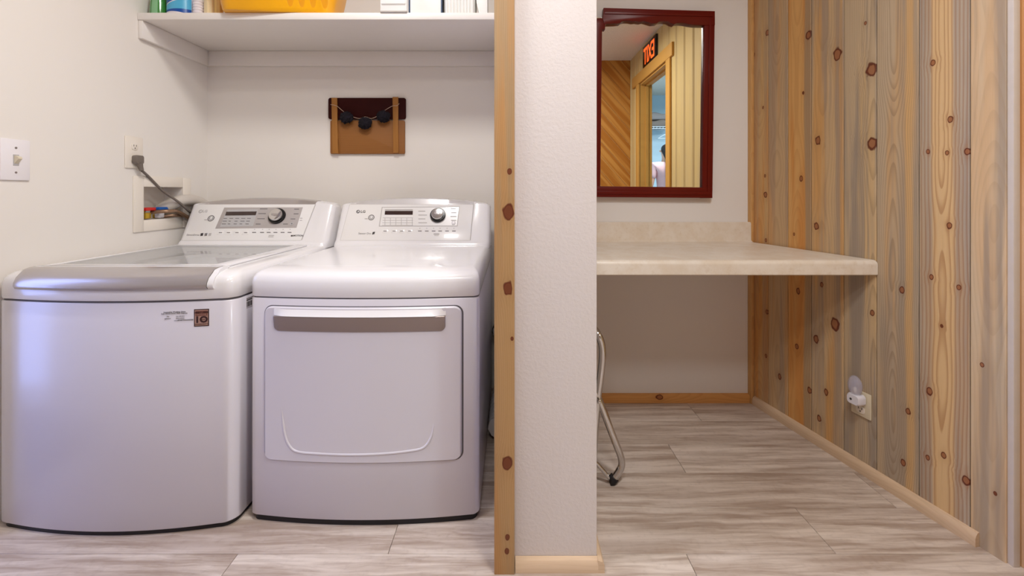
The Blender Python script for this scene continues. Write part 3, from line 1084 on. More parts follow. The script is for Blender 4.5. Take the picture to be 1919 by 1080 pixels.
def nose(name, xa, xb, mat, round0, round1, grow=0.0):
    bm = bmesh.new()
    secs = []
    N = 40
    for k in range(N + 1):
        t = k / N
        x = xa + (xb - xa) * t
        e0 = min((x - xa) if round0 else 1, (xb - x) if round1 else 1)
        q_ = 1.0 if e0 > 0.03 else math.sqrt(max(0.02, 1 - (1 - e0 / 0.03) ** 2))
        y0 = WA.fy(x) - 0.010 - grow
        dd = 1.362 - y0
        prof = [(1.362, 0.7712), (y0 + 0.72 * dd, 0.7705), (y0 + 0.46 * dd, 0.7668), (y0 + 0.024, 0.7580), (y0 + 0.009, 0.7465), (y0 + 0.001, 0.732), (y0, 0.724), (y0 + 0.005, 0.7155), (y0 + 0.018, 0.713), (y0 + 0.05, 0.722), (1.362, 0.735)]
        secs.append([(x + (0.030 * (1.362 - a) / 0.1 if not round1 or x > xb - 0.04 else 0) * 0, 1.362 + (a - 1.362) * (0.80 + 0.20 * q_), c + grow * 0.3) for a, c in prof])
    loft(bm, secs)
    return fin(bm, name, mat, lid, 50)


nose('lid_handle', hb0, hb1, M['silver'], True, False)
nose('handle_end', hb1 + 0.0012, hb1 + 0.016, M['plastic'], False, False, -0.002)
box('handle_trim', hb0 - 0.004, hb1 + 0.016, 1.3625, 1.372, 0.765, 0.7715, M['plastic'], lid, bev=0.002)
con, fp = console(WA, washer, 0.022, 0.118, 0.092, M['silver'], 0.046)
q = [(422, 390), (569, 389.5), (556.7, 427.8), (405, 429.4)]
fquad('control_inset', q, 0.0040, 0.0056, M['panelg'], fp, 0.0006)
fquad('legend_panel', [(428, 394), (485, 393.6), (476, 425), (414, 426.3)], 0.0055, 0.0062, M['panell'], fp)
n1 = 0.0063
fquad('display', [(426.3, 398.2), (483, 397.6), (481, 404.6), (424, 405.2)], n1, n1 + 0.0008, M['disp'], fp)
rl = random.Random(5)
for k in range(3):
    for j in range(5):
        a = 421 - 1.6 * k + 11 * j
        fbar('legend_mark', a, a + rl.uniform(4, 8), 410.5 + 5.2 * k, 1.3, n1, n1 + 0.0003, M['print'], fp)
for k, (xx, y_) in enumerate([(489, 392.6), (486, 401.4), (484, 411), (481, 421)]):
    fbar('cycle_name', xx, xx + 14 - (k == 3) * 5, y_, 1.6, 0.0057, 0.0060, M['print'], fp)
for k, (xx, y_) in enumerate([(553, 393.2), (552, 402), (546, 411.5), (532, 421)]):
    fbar('cycle_name', xx, xx + 9, y_, 1.6, 0.0057, 0.0060, M['print'], fp)
fring('start_button', 548.5, 420.5, 3.4, 0.2, 0.0057, 0.0072, M['panell'], fp)
fring('start_button', 548.5, 420.5, 1.4, 0.1, 0.0073, 0.0077, M['print'], fp)
dial(washer, 521.5, 406.6, 15.6)
fring('brand_mark', 377.5, 397.2, 3.6, 2.6, NP, NP + 0.0006, M['printl'], fp)
fring('brand_mark', 377.5, 397.2, 2.0, 1.3, NP, NP + 0.0006, M['printl'], fp, 90, 360)
ftext('brand_lettering', 'LG', 386, 397, 5.2, NP, M['printl'], fp, 1.1, 0.0003)
fring('power_button', 397.2, 410.2, 6.2, 4.6, NP, NP + 0.0012, M['print'], fp)
fring('power_button', 397.2, 410.2, 3.2, 2.3, NP, NP + 0.0008, M['print'], fp, 130, 410)
fbar('power_print', 384.5, 390, 413, 1.6, NP, NP + 0.0003, M['printl'], fp)
ftext('lettering', 'DirectDrive', 363.5, 441.4, 3.6, NP, M['print'], fp, 1.0)
for k, px in enumerate((380, 387.6, 395)):
    fquad('brand_icon', [(px - 2, 438.2), (px + 3, 437.6), (px + 1.8, 442.8), (px - 3, 443.4)], NP, NP + 0.0004, [M['printd'], M['print'], M['printl']][k], fp)
for i, px in enumerate([415, 430, 445.7, 462]):
    fquad('button', [(px - 5.6, 433.5), (px + 6, 433.3), (px + 4.4, 440.6), (px - 7.4, 440.8)], NP - 0.0006, NP + 0.0006, M['panelw'], fp, 0.0004)
    fbar('button_print', px - 3, px + 3, 437, 1.5, NP + 0.0006, NP + 0.0009, M['print'], fp)
for px in [477.7, 492.6, 505, 517.6, 531, 544]:
    fbar('button_print', px - 3.6, px + 3.6, 436.6, 1.7, NP, NP + 0.0003, M['print'], fp)
    fring('indicator', px + 1, 431, 0.9, 0.1, NP, NP + 0.0004, M['printl'], fp)
fbar('lettering', 505, 515, 442.2, 1.2, NP, NP + 0.0003, M['printl'], fp)
fbar('lettering', 504, 514, 444.8, 1.2, NP, NP + 0.0003, M['printl'], fp)
fring('badge_dot', 548, 442.8, 1.6, 0.1, NP, NP + 0.0005, M['printd'], fp)
ftext('lettering', '6MOTION', 559, 442.7, 3.4, NP, M['printd'], fp, 1.0, 0.0002)
fbar('lettering', 563.5, 568, 410, 1.4, NP, NP + 0.0003, M['printl'], fp)
fbar('lettering', 563, 567.5, 414, 1.4, NP, NP + 0.0003, M['printl'], fp)


def front_patch(name, ap, px0, py0, px1, py1, proud, mat, parent):
    a = ap.on_front(px0, py0); b = ap.on_front(px1, py1)
    return plate(name, ap, a[0], b[0], b[1], a[1], 0.0002, proud, 0.0006, mat, parent, e=0.0001, n=8)


def front_text(name, s, ap, px, py, hpx, proud, mat, parent, sx=1.0, bold=0):
    x, z = ap.on_front(px, py)
    sl = (ap.fy(x + 0.01) - ap.fy(x - 0.01)) / 0.02
    t = Vector((1, sl, 0)).normalized(); n = Vector((sl, -1, 0)).normalized(); u = Vector((0, 0, 1))
    o = Vector((x, ap.fy(x), z)) + n * proud
    MM = Matrix(((t.x, u.x, n.x, o.x), (t.y, u.y, n.y, o.y), (t.z, u.z, n.z, o.z), (0, 0, 0, 1)))
    return text(name, s, hpx / F * ap.fy(x) * 1.38, mat, parent, MM, sx, bold, 0.0002)


stk = front_patch('warranty_sticker', WA, 364.3, 580, 392.4, 611, 0.0006, M['stickd'], washer)
front_patch('sticker_face', WA, 366, 581.7, 390.7, 609.5, 0.0010, M['stick'], stk)
front_patch('sticker_band', WA, 367.5, 583, 389.4, 591.5, 0.0013, M['sticktop'], stk)
front_text('lettering', 'DIRECT DRIVE', WA, 378.4, 585.4, 2.9, 0.0020, M['stickd'], stk, 0.92, 0.0002)
front_text('lettering', 'MOTOR', WA, 378.4, 589.4, 2.4, 0.0020, M['stick'], stk, 1.4)
front_text('lettering', '1O', WA, 378.2, 599.3, 11.4, 0.0016, M['stickd'], stk, 1.05, 0.0012)
front_text('lettering', 'YEAR', WA, 381.4, 598.8, 2.0, 0.0018, M['stickd'], stk, 1.1)
front_text('lettering', 'WARRANTY', WA, 378.4, 607.6, 2.2, 0.0016, M['stickd'], stk, 1.35)
for s_, px, py, hp, mt, sx in (('Innovative Washing Clean', 328, 584.8, 2.6, 'printd', 1.0), ('Easy, Direct Drive, Ultra Capacity', 327.5, 587.6, 2.5, 'print', 0.95), ('No', 315.5, 593.2, 2.0, 'print', 1.2), ('agitator', 315, 597, 2.2, 'print', 1.2),
                               ('Low vibration', 338.5, 592.6, 1.9, 'print', 1.0), ('Quiet system', 338.5, 596.2, 1.9, 'print', 1.0), ('www', 331, 600.6, 2.0, 'print', 1.3), ('SMARTDIAGNOSIS', 348.5, 599.8, 2.3, 'printd', 1.0)):
    front_text('lettering', s_, WA, px, py, hp, 0.0006, M[mt], washer, sx)
box('side_panel', WA.x1 - 0.001, WA.x1 + 0.0022, 1.40, 2.06, 0.075, 0.635, M['enamel'], washer, bev=0.001)
prism('panel_groove', rrect(1.392, 2.068, 0.067, 0.643, 0.03), 'x', WA.x1 - 0.001, WA.x1 + 0.0008, M['printl'], washer)
lb = box('rating_label', WA.x1 - 0.0005, WA.x1 + 0.0006, 1.362, 1.45, 0.640, 0.672, M['paper'], washer)
for k in range(16):
    box('barcode', WA.x1, WA.x1 + 0.0009, 1.364 + k * 0.005, 1.364 + k * 0.005 + (0.0036 if k % 3 else 0.002), 0.643, 0.658, M['printd'], lb)
box('label_print', WA.x1, WA.x1 + 0.0009, 1.364, 1.445, 0.662, 0.665, M['printd'], lb)
box('label_print', WA.x1, WA.x1 + 0.0009, 1.364, 1.425, 0.667, 0.669, M['print'], lb)

# ------------------------------------------------------------------ shelf over the machines
shelf = (box('wall_shelf', LX + 0.0008, -0.0028, 1.785 * KS, YB - 0.0008, 1.719, 1.7485, M['shelf'], bev=0.003))
tag(shelf, 'long white painted shelf board across the laundry alcove', 'shelf')
box('cleat', LX + 0.0008, LX + 0.019, 1.79 * KS, YB - 0.021, 1.643, 1.7185, M['shelf'], shelf, bev=0.0015)
box('cleat', LX + 0.0008, -0.0028, YB - 0.020, YB - 0.0008, 1.643, 1.7185, M['shelf'], shelf, bev=0.0015)

# ------------------------------------------------------------------ things on the shelf
ZS = 1.7488


def xs_(px, d): return (px - CX) / F * d


G = 'supplies along the laundry shelf'
M['green'] = plain('green_bottle', lin(58, 128, 52), 0.15, coat=0.6, var=0.25, nscale=14)
M['greenl'] = plain('green_label', lin(126, 176, 130), 0.3)
M['wbottle'] = plain('white_bottle', lin(226, 220, 224), 0.3)
M['bluelab'] = plain('blue_label', lin(24, 74, 150), 0.3)
M['cyanlab'] = plain('cyan_label', lin(80, 168, 205), 0.3)
M['cream'] = plain('cream_plastic', lin(232, 212, 168), 0.4)
M['creamd'] = plain('cream_plastic_deep', lin(226, 190, 116), 0.4)
M['tubo'] = plain('amber_plastic', lin(236, 168, 10), 0.3, coat=0.4, trans=0.0)
M['carton'] = plain('white_carton', lin(226, 226, 222), 0.45)
M['navy'] = plain('navy_edge', lin(38, 62, 92), 0.4)
M['palegrey'] = plain('pale_grey_band', lin(176, 168, 160), 0.5)

d = KS * 1.835
b = empty('detergent_bottle', (xs_(299, d), d, ZS), 'green detergent bottle with pale label at the end of the shelf', 'bottle')
prof = [(0.030, 0), (0.034, 0.004), (0.033, 0.03), (0.028, 0.09), (0.026, 0.14), (0.020, 0.17), (0.011, 0.185), (0.011, 0.20)]
lathe('bottle_body', prof, (xs_(299, d), d, ZS), M['green'], b, 32)
lathe('bottle_cap', [(0.013, 0.2003), (0.013, 0.225), (0.008, 0.232), (0.008, 0.245)], (xs_(299, d), d, ZS), M['wbottle'], b, 24)
bm = bmesh.new()
for z0_, z1_, r0_, r1_ in ((0.004, 0.030, 0.0343, 0.0334), (0.030, 0.085, 0.0334, 0.0288)):
    pr = []
    for k in range(7):
        a = math.radians(-100 + 40 * k / 6)
        pr.append([(xs_(299, d) + r * math.cos(a), d + r * math.sin(a), ZS + z) for r, z in ((r0_ + 0.0004, z0_), (r1_ + 0.0004, z1_))])
    loft(bm, pr, False, False, closed=False)
fin(bm, 'bottle_label', M['greenl'], b, 40)

d = KS * 1.835
b = empty('spray_bottle', (xs_(338, d), d, ZS), 'white bottle with blue wave label beside the green one', 'bottle')
cx_ = xs_(338, d)
lathe('bottle_body', [(0.048, 0), (0.051, 0.004), (0.051, 0.13), (0.044, 0.15), (0.018, 0.17), (0.016, 0.185)], (cx_, d, ZS), M['wbottle'], b, 36, sy=0.7)


def wrap(name, z0f, z1f, a0, a1, r, mat, n=24):
    bm = bmesh.new()
    pr = []
    for k in range(n + 1):
        t = k / n
        a = math.radians(a0 + (a1 - a0) * t)
        pr.append([(cx_ + r * math.cos(a), d + r * 0.7 * math.sin(a), ZS + z) for z in (z0f(t), z1f(t))])
    loft(bm, pr, False, False, closed=False)
    return fin(bm, name, mat, b, 40)


wrap('label_band', lambda t: 0.010 + 0.004 * math.sin(t * 3) - 0.008 * t * t, lambda t: 0.018 + 0.010 * t, 185, 355, 0.0514, M['bluelab'])
wrap('label_wave', lambda t: 0.018 + 0.010 * t, lambda t: 0.030 + 0.05 * t, 185, 355, 0.0513, M['cyanlab'])
wrap('label_field', lambda t: 0.034 + 0.05 * t, lambda t: 0.12, 185, 355, 0.0512, M['bluelab'])
lathe('spray_cap', [(0.018, 0.1853), (0.018, 0.215), (0.010, 0.22), (0.010, 0.24)], (cx_, d, ZS), M['bluelab'], b, 24)

d = KS * 1.84
cx_ = xs_(372, d)
b = empty('ribbed_bottle', (cx_, d, ZS), 'small cream bottle with ribbed grip beside the blue label', 'bottle')
prof = [(0.016, 0)]
for k in range(6):
    z = 0.004 + k * 0.012
    prof += [(0.019, z), (0.0205, z + 0.004), (0.0205, z + 0.007), (0.017, z + 0.010)]
prof += [(0.012, 0.085), (0.010, 0.10)]
lathe('bottle_body', prof, (cx_, d, ZS), M['wbottle'], b, 28)
lathe('bottle_cap', [(0.012, 0.1003), (0.012, 0.12), (0.006, 0.124)], (cx_, d, ZS), M['cream'], b, 24)

for i, (px, w_, hh, mt, lb) in enumerate(((395, 0.0215, 0.15, 'cream', 'narrow cream pillar candle with fluted sides beside the ribbed bottle'), (411, 0.016, 0.17, 'creamd', 'tall yellowish fluted candle touching the amber basket'))):
    d = KS * 1.845
    cx_ = xs_(px, d)
    b = empty('fluted_candle', (cx_, d, ZS), lb, 'candle', 'fluted candles on the shelf')
    bm = bmesh.new()
    N = 48
    secs = []
    for z in (0, 0.003, hh - 0.003, hh):
        k_ = 0.93 if z in (0, hh) else 1.0
        secs.append([(cx_ + w_ * k_ * (1 + 0.05 * math.cos(8 * 2 * PI * j / N)) * math.cos(2 * PI * j / N), d + w_ * k_ * (1 + 0.05 * math.cos(8 * 2 * PI * j / N)) * math.sin(2 * PI * j / N), ZS + z) for j in range(N)])
    loft(bm, secs)
    fin(bm, 'wax', M[mt], b, 60)
    tube('wick', [(cx_, d, ZS + hh - 0.001), (cx_, d, ZS + hh + 0.006), (cx_ + 0.002, d, ZS + hh + 0.011)], 0.0012, M['black'], b, 8)

# amber basket with oval holes, turned so one end overhangs the shelf edge
ang = math.radians(7)
bc = Vector((xs_(533, 1.86 * KS), 1.896, ZS))
b = empty('plastic_basket', bc, 'translucent amber yellow plastic basket with oval holes overhanging the shelf', 'basket', rz=ang)
bm = bmesh.new()
hx, hy, hh, r = 0.215, 0.088, 0.15, 0.035
N = 7
secs = []
for z, k in ((0.0, 0.0), (0.006, 0.005), (hh, 0.035)):
    secs.append([(x, y, z) for x, y in rrect(-hx - k, hx + k, -hy - k, hy + k, r + k, N)])
for z, k in ((hh, 0.032), (0.010, 0.002)):
    secs.append([(x, y, z) for x, y in rrect(-hx - k, hx + k, -hy - k, hy + k, r + k, N)])
loft(bm, secs)
bas = fin(bm, 'basket_body', M['tubo'], b, 40, local=True)
bm = bmesh.new()
ring = [(x, y, hh) for x, y in rrect(-hx - 0.036, hx + 0.036, -hy - 0.036, hy + 0.036, r + 0.036, N)]
add_tube(bm, ring, 0.006, 10, closed=True)
fin(bm, 'basket_rim', M['tubo'], b, 60, local=True)
cut = bmesh.new()
for sgn in (-1, 1):
    for x in (-0.15, 0.06, 0.105, 0.150, 0.195):
        o_ = [(x + 0.013 * math.cos(2 * PI * k / 16), 0.055 + (0.036 if x in (0.06, 0.105, 0.150, 0.195) else 0.02) * math.sin(2 * PI * k / 16)) for k in range(16)]
        if sgn < 0 and x < 0.05: continue
        add_prism(cut, o_, 'y', sgn * (hy - 0.03), sgn * (hy + 0.08))
bmesh.ops.recalc_face_normals(cut, faces=cut.faces[:])
cm = bpy.data.meshes.new('cutter')
cut.to_mesh(cm); cut.free()
co = bpy.data.objects.new('cutter', cm)
C.objects.link(co)
md = bas.modifiers.new('holes', 'BOOLEAN')
md.object = co; md.operation = 'DIFFERENCE'; md.solver = 'EXACT'
co.parent = b
dg = bpy.context.evaluated_depsgraph_get()
nm = bpy.data.meshes.new_from_object(bas.evaluated_get(dg))
bas.modifiers.clear()
bas.data = nm
bpy.data.objects.remove(co)

# cartons and tubs
d = KS * 1.80
b = empty('soap_carton', (xs_(740, d), d + 0.05, ZS), 'small white carton with slotted front and bluish side, overhanging shelf', 'box')
x0, x1 = xs_(716, d), xs_(765, d)
box('carton_body', x0, x1, d - 0.022, d + 0.09, ZS, ZS + 0.16, M['carton'], b, bev=0.002)
box('carton_base', x0 - 0.0006, x1 + 0.0006, d - 0.0226, d + 0.0906, ZS + 0.0003, ZS + 0.004, M['palegrey'], b)
box('carton_slot', x0 + 0.006, x1 - 0.006, d - 0.0228, d - 0.020, ZS + 0.027, ZS + 0.029, M['palegrey'], b)
box('carton_flap', x0 + 0.004, x1 - 0.004, d - 0.0245, d - 0.021, ZS + 0.032, ZS + 0.075, M['carton'], b, bev=0.001)
d = KS * 1.815
b = empty('storage_tub', (xs_(797, d), d + 0.05, ZS), 'white tub with arched foot and navy corners between carton and ribbed basket', 'tub')
x0, x1 = xs_(767, d), xs_(829, d)
prism('tub_body', [(x0 + 0.004, ZS), (x0 + 0.022, ZS), (x0 + 0.045, ZS + 0.008), (x0 + 0.068, ZS + 0.011), (x1 - 0.045, ZS + 0.008), (x1 - 0.020, ZS), (x1 - 0.004, ZS), (x1 - 0.003, ZS + 0.15), (x0 + 0.003, ZS + 0.15)], 'y', d, d + 0.10, M['carton'], b, bev=0.0015)
box('tub_edge', x0, x0 + 0.0055, d - 0.001, d + 0.05, ZS, ZS + 0.15, M['navy'], b)
box('tub_edge', x1 - 0.0055, x1, d - 0.001, d + 0.05, ZS, ZS + 0.15, M['navy'], b)
box('tub_back', x0 + 0.008, x1 - 0.008, d + 0.02, d + 0.09, ZS, ZS + 0.012, M['palegrey'], b)
d = KS * 1.815
b = empty('ribbed_basket', (xs_(860, d), d + 0.05, ZS), 'white plastic basket with vertical ribs beside the navy edged tub', 'basket')
x0, x1 = xs_(832, d), xs_(891, d)
bm = bmesh.new()
loft(bm, [[(x, y, ZS + z) for x, y in rrect(x0 + k, x1 - k, d + k, d + 0.11 - k, 0.012)] for z, k in ((0, 0.004), (0.004, 0.002), (0.12, 0.0), (0.12, 0.004), (0.006, 0.006))])
fin(bm, 'basket_body', M['carton'], b, 40)
for k in range(9):
    x = x0 + 0.012 + (x1 - x0 - 0.024) * k / 8
    box('rib', x - 0.0022, x + 0.0022, d - 0.0025, d + 0.0025, ZS + 0.006, ZS + 0.116, M['carton'], b, bev=0.0008, seg=1)
b = empty('paper_pack', (xs_(905, d), d + 0.04, ZS), 'small white wrapped pack leaning beside the wooden post', 'pack')
x0 = xs_(894, d)
prism('pack_body', [(x0 + 0.012, ZS), (x0 + 0.045, ZS), (x0 + 0.045, ZS + 0.12), (x0 - 0.004, ZS + 0.12), (x0 - 0.002, ZS + 0.06)], 'y', d, d + 0.09, M['carton'], b, bev=0.004)
prism('pack_fold', [(x0 + 0.011, ZS + 0.004), (x0 + 0.016, ZS + 0.004), (x0 + 0.004, ZS + 0.055), (x0 - 0.0015, ZS + 0.055)], 'y', d - 0.002, d + 0.004, M['carton'], b)

# ------------------------------------------------------------------ wall decoration
d = YB - 0.012
k = d / F
wx = lambda px: (px - CX) * k
wz = lambda py: H - (py - HY) * k
dec = empty('wooden_plaque', (wx(688), YB, wz(236)), 'wooden chest-shaped wall plaque with dark lid and black pompom string', 'wall plaque')
prism('upper_board', rrect(wx(615.6), wx(760.6), wz(223.2), wz(183.4), 0.010), 'y', YB - 0.012, YB - 0.0005, M['maroon'], dec, bev=0.001)
prism('lower_board', rrect(wx(619.4), wx(759), wz(288.4), wz(225.8), 0.007), 'y', YB - 0.012, YB - 0.0005, M['decor'], dec, bev=0.001)
prism('batten', [(wx(624.5), wz(288)), (wx(635.5), wz(288)), (wx(633), wz(184)), (wx(623), wz(184))], 'y', YB - 0.022, YB - 0.0122, M['batten'], dec, bev=0.001)
prism('batten', [(wx(738.5), wz(287)), (wx(748), wz(287)), (wx(747.3), wz(182.6)), (wx(737), wz(182.6))], 'y', YB - 0.022, YB - 0.0122, M['batten'], dec, bev=0.001)
yy = YB - 0.0255
st = [(wx(622), yy, wz(197)), (wx(634), yy - 0.001, wz(200)), (wx(645), yy, wz(209)), (wx(663), yy, wz(219.5)), (wx(676), yy, wz(223)), (wx(687), yy, wz(220)), (wx(698), yy, wz(223)), (wx(710), yy, wz(218)), (wx(723), yy, wz(208)), (wx(737), yy - 0.001, wz(200)), (wx(746), yy - 0.001, wz(199)), (wx(750), yy, wz(195))]
tube('string', smooth_path(st, 6), 0.0013, M['string'], dec, 8)
rp = random.Random(11)
for (px, py, r) in ((653, 221, 0.032), (687.5, 231.5, 0.033), (721.5, 219, 0.0325)):
    bm = bmesh.new()
    c = Vector((wx(px), yy - 0.010, wz(py)))
    bmesh.ops.create_icosphere(bm, subdivisions=4, radius=1)
    for v in bm.verts:
        dd = v.co.normalized()
        s_ = r * (0.66 + 0.46 * rp.random())
        sag = 1.12 if dd.z < 0 else 0.92
        v.co = c + Vector((dd.x * s_ * 1.04, dd.y * s_ * 0.55, dd.z * s_ * sag * 0.95))
    fin(bm, 'pompom', M['pom'], dec, 180)

# ------------------------------------------------------------------ side wall: switch, outlet, cord, supply box, hoses
def lz(px): return LX / ((px - CX) / F)


sw0, sw1 = 1.304 * KS, lz(54)
zt, zb = H + (HY - 261) / F * 1.345 * KS, H - (338 - 361) / F * 1.345 * KS
sc = (sw0 + sw1) / 2
sc_z = (zt + zb) / 2
sw = empty('light_switch', (LX, sc, sc_z), 'white toggle light switch plate on the side wall above the washer', 'switch')
box('switch_plate', LX + 0.0004, LX + 0.006, sw0, sw1, zb, zt, M['platew'], sw, bev=0.0025)
prism('toggle', [(LX + 0.0061, sc_z - 0.012), (LX + 0.0061, sc_z + 0.012), (LX + 0.021, sc_z + 0.006), (LX + 0.021, sc_z - 0.001)], 'y', sc - 0.005, sc + 0.005, M['ivory2'], sw, bev=0.001) if False else None
bm = bmesh.new()
add_prism(bm, [(LX + 0.0061, sc_z - 0.013), (LX + 0.0061, sc_z + 0.013), (LX + 0.0185, sc_z + 0.009), (LX + 0.0205, sc_z + 0.003)], 'y', sc - 0.0055, sc + 0.0055)
fin(bm, 'toggle', M['ivory2'], sw, 30)
box('toggle_slot', LX + 0.0058, LX + 0.0066, sc - 0.008, sc + 0.008, sc_z - 0.019, sc_z + 0.016, M['printl'], sw)
for zz in (sc_z + 0.037, sc_z - 0.040):
    lathe('screw', [(0.0035, 0), (0.0032, 0.0012), (0.0004, 0.0014)], (0, 0, 0), M['handle'], sw, 12, frame=Matrix.Translation((LX + 0.0058, sc, zz)) @ Matrix.Rotation(PI / 2, 4, 'Y'))


def receptacle(parent, FMx, n_slots=True):
    bm = bmesh.new()
    add_prism(bm, rrect(-0.016, 0.016, -0.0135, 0.0135, 0.009), 'z', 0, 0.0022, 0.0006)
    for v in bm.verts: v.co = FMx @ v.co
    rc = fin(bm, 'socket', M['ivory'], parent, 35)
    bm = bmesh.new()
    for x in (-0.0062, 0.0062):
        add_box(bm, x - 0.0011, x + 0.0011, 0.000, 0.0075, 0.0020, 0.0026)
    for v in bm.verts: v.co = FMx @ v.co
    fin(bm, 'slots', M['printd'], rc, 35)
    lathe('ground_hole', [(0.0024, 0.002), (0.0024, 0.0026), (0.0003, 0.0026)], (0, -0.0065, 0), M['printd'], rc, 12, frame=FMx)


y0, y1 = lz(233.2), lz(266)
yc = (y0 + y1) / 2
z0, z1 = H - (314.6 - HY) / F * y0, H - (254 - HY) / F * y0
out = empty('wall_outlet', (LX, yc, (z0 + z1) / 2), 'ivory duplex wall outlet above the washer supply box', 'outlet')
box('cover_plate', LX + 0.0004, LX + 0.0062, y0, y1, z0, z1, M['ivory'], out, bev=0.0025)
R90 = Matrix(((0, 0, 1, 0), (1, 0, 0, 0), (0, 1, 0, 0), (0, 0, 0, 1)))   # u -> +Y, v -> +Z, n -> +X
zm = (z0 + z1) / 2
receptacle(out, Matrix.Translation((LX + 0.0062, yc, zm + 0.0245)) @ R90)
receptacle(out, Matrix.Translation((LX + 0.0062, yc, zm - 0.0245)) @ R90)
cord = empty('power_cord', (LX + 0.02, yc, zm - 0.03), 'grey three prong power cord hanging from the ivory outlet', 'cord')
bm = bmesh.new()
secs = []
pc = Vector((LX + 0.0092, yc + 0.002, zm - 0.022))
for t, w_, h_ in ((0, 0.019, 0.014), (0.012, 0.019, 0.015), (0.020, 0.017, 0.014)):
    secs.append([(pc.x + t, pc.y + a, pc.z - 0.004 + b_) for a, b_ in rrect(-w_, w_, -h_ - 0.006, h_, 0.008, 4)])
loft(bm, secs)
fin(bm, 'plug', M['plug'], cord, 50)
a = pc + Vector((0.012, 0.002, -0.022))
tube('strain_relief', [a, a + Vector((0.002, 0.004, -0.014)), a + Vector((0.004, 0.008, -0.030))], lambda t: 0.0125 - 0.005 * t + 0.0008 * math.cos(t * 30), M['plug'], cord, 12)
e_ = P(326, 397, 2.03 * KS)
pts = [a + Vector((0.004, 0.008, -0.029)), P(273, 332, 1.83 * KS), P(292, 357, 1.90 * KS), P(312, 380, 1.97 * KS), e_, Vector((LX + 0.010, 2.115, 0.905)), Vector((LX + 0.012, 2.17, 0.865)), Vector((LX + 0.05, 2.20, 0.83)), Vector((LX + 0.12, 2.20, 0.82))]
for p in pts[1:]: p.x = max(p.x, LX + 0.012)
pts[3].x = LX + 0.033
pts[4].x = LX + 0.034
tube('cable', smooth_path(pts, 8), 0.0052, M['plug'], cord, 10)

# supply box set into the wall
FY0, FY1 = 1.764 * KS, 2.076 * KS
FZ0, FZ1 = 1 - 0.162 * KS, 1 + 0.068 * KS
sb = empty('washer_supply_box', (LX, 1.92, 0.84), 'white recessed laundry supply box with red and blue valves', 'supply box')
bm = bmesh.new()
add_box(bm, LX + 0.0004, LX + 0.006, FY0, OY0, FZ0, FZ1, 0.0015)
add_box(bm, LX + 0.0004, LX + 0.006, OY1, FY1, FZ0, FZ1, 0.0015)
add_box(bm, LX + 0.0004, LX + 0.006, OY0, OY1, FZ0, OZ0, 0.0015)
add_box(bm, LX + 0.0004, LX + 0.006, OY0, OY1, OZ1, FZ1, 0.0015)
fin(bm, 'box_frame', M['ivory'], sb, 30)
bm = bmesh.new()
e2 = -0.001
vs = add_box(bm, LX - 0.085, LX + 0.004, OY0 + e2, OY1 - e2, OZ0 + e2, OZ1 - e2)
ff = [f for f in bm.faces if all(abs(v.co.x - (LX + 0.004)) < 1e-6 for v in f.verts)]
bmesh.ops.delete(bm, geom=ff, context='FACES')
fin(bm, 'box_recess', M['ivory'], sb, None)
for (yv, mt, hx_) in ((1.898, 'red', 0.0), (1.970, 'blue', 0.0)):
    vx = LX - 0.045
    v = lathe('valve', [(0.010, 0), (0.012, 0.003), (0.012, 0.016), (0.008, 0.019), (0.008, 0.028), (0.0105, 0.030), (0.0105, 0.036)], (vx, yv, OZ0 + 0.002), M['brass'], sb, 16)
    box('valve_handle', vx + 0.004, vx + 0.040, yv - 0.030, yv + 0.026, OZ0 + 0.0385, OZ0 + 0.052, M[mt], v, bev=0.004)
    box('valve_tag', vx + 0.014, vx + 0.036, yv - 0.027, yv + 0.004, OZ0 + 0.004, OZ0 + 0.030, M['brass'] if mt == 'red' else M['platew'], v, bev=0.004)
for i, (yv, zo, lb) in enumerate(((1.918, 0.030, 'braided steel supply hose from the red valve'), (1.988, 0.008, 'braided steel supply hose from the blue valve'))):
    h0 = Vector((LX - 0.026, yv, OZ0 + zo))
    xo = LX + 0.012 + 0.019 * (1 - i)
    pts = [h0, Vector((xo - 0.004, yv + 0.03, OZ0 + zo + 0.004)), Vector((xo, yv + 0.09, OZ0 + zo - 0.004)), Vector((xo, 2.10 + 0.02 * i, OZ0 - 0.022)), Vector((xo + 0.004, 2.166 + 0.02 * i, 0.83)), Vector((LX + 0.08, 2.180 + 0.02 * i, 0.80)), Vector((LX + 0.16, 2.172 + 0.02 * i, 0.79))]
    hs = tag(tube('supply_hose', smooth_path(pts, 8), 0.0082, M['braid'], None, 12), lb, 'hose', 'braided supply hoses')
dh = empty('drain_hose', (LX, 2.0, 0.95), 'wide pale grey drain hose elbow at the supply box', 'hose')
pts = [Vector((LX - 0.05, 2.005, 0.920)), Vector((LX - 0.012, 2.012, 0.944)), Vector((LX + 0.020, 2.050, 0.965)), Vector((LX + 0.0285, 2.12, 0.960)), Vector((LX + 0.040, 2.168, 0.935)), Vector((LX + 0.085, 2.185, 0.912)), Vector((LX + 0.15, 2.180, 0.90))]
tube('hose_body', smooth_path(pts, 8), lambda t: 0.029 - 0.004 * min(1, 3 * t), M['hose'], dh, 20)

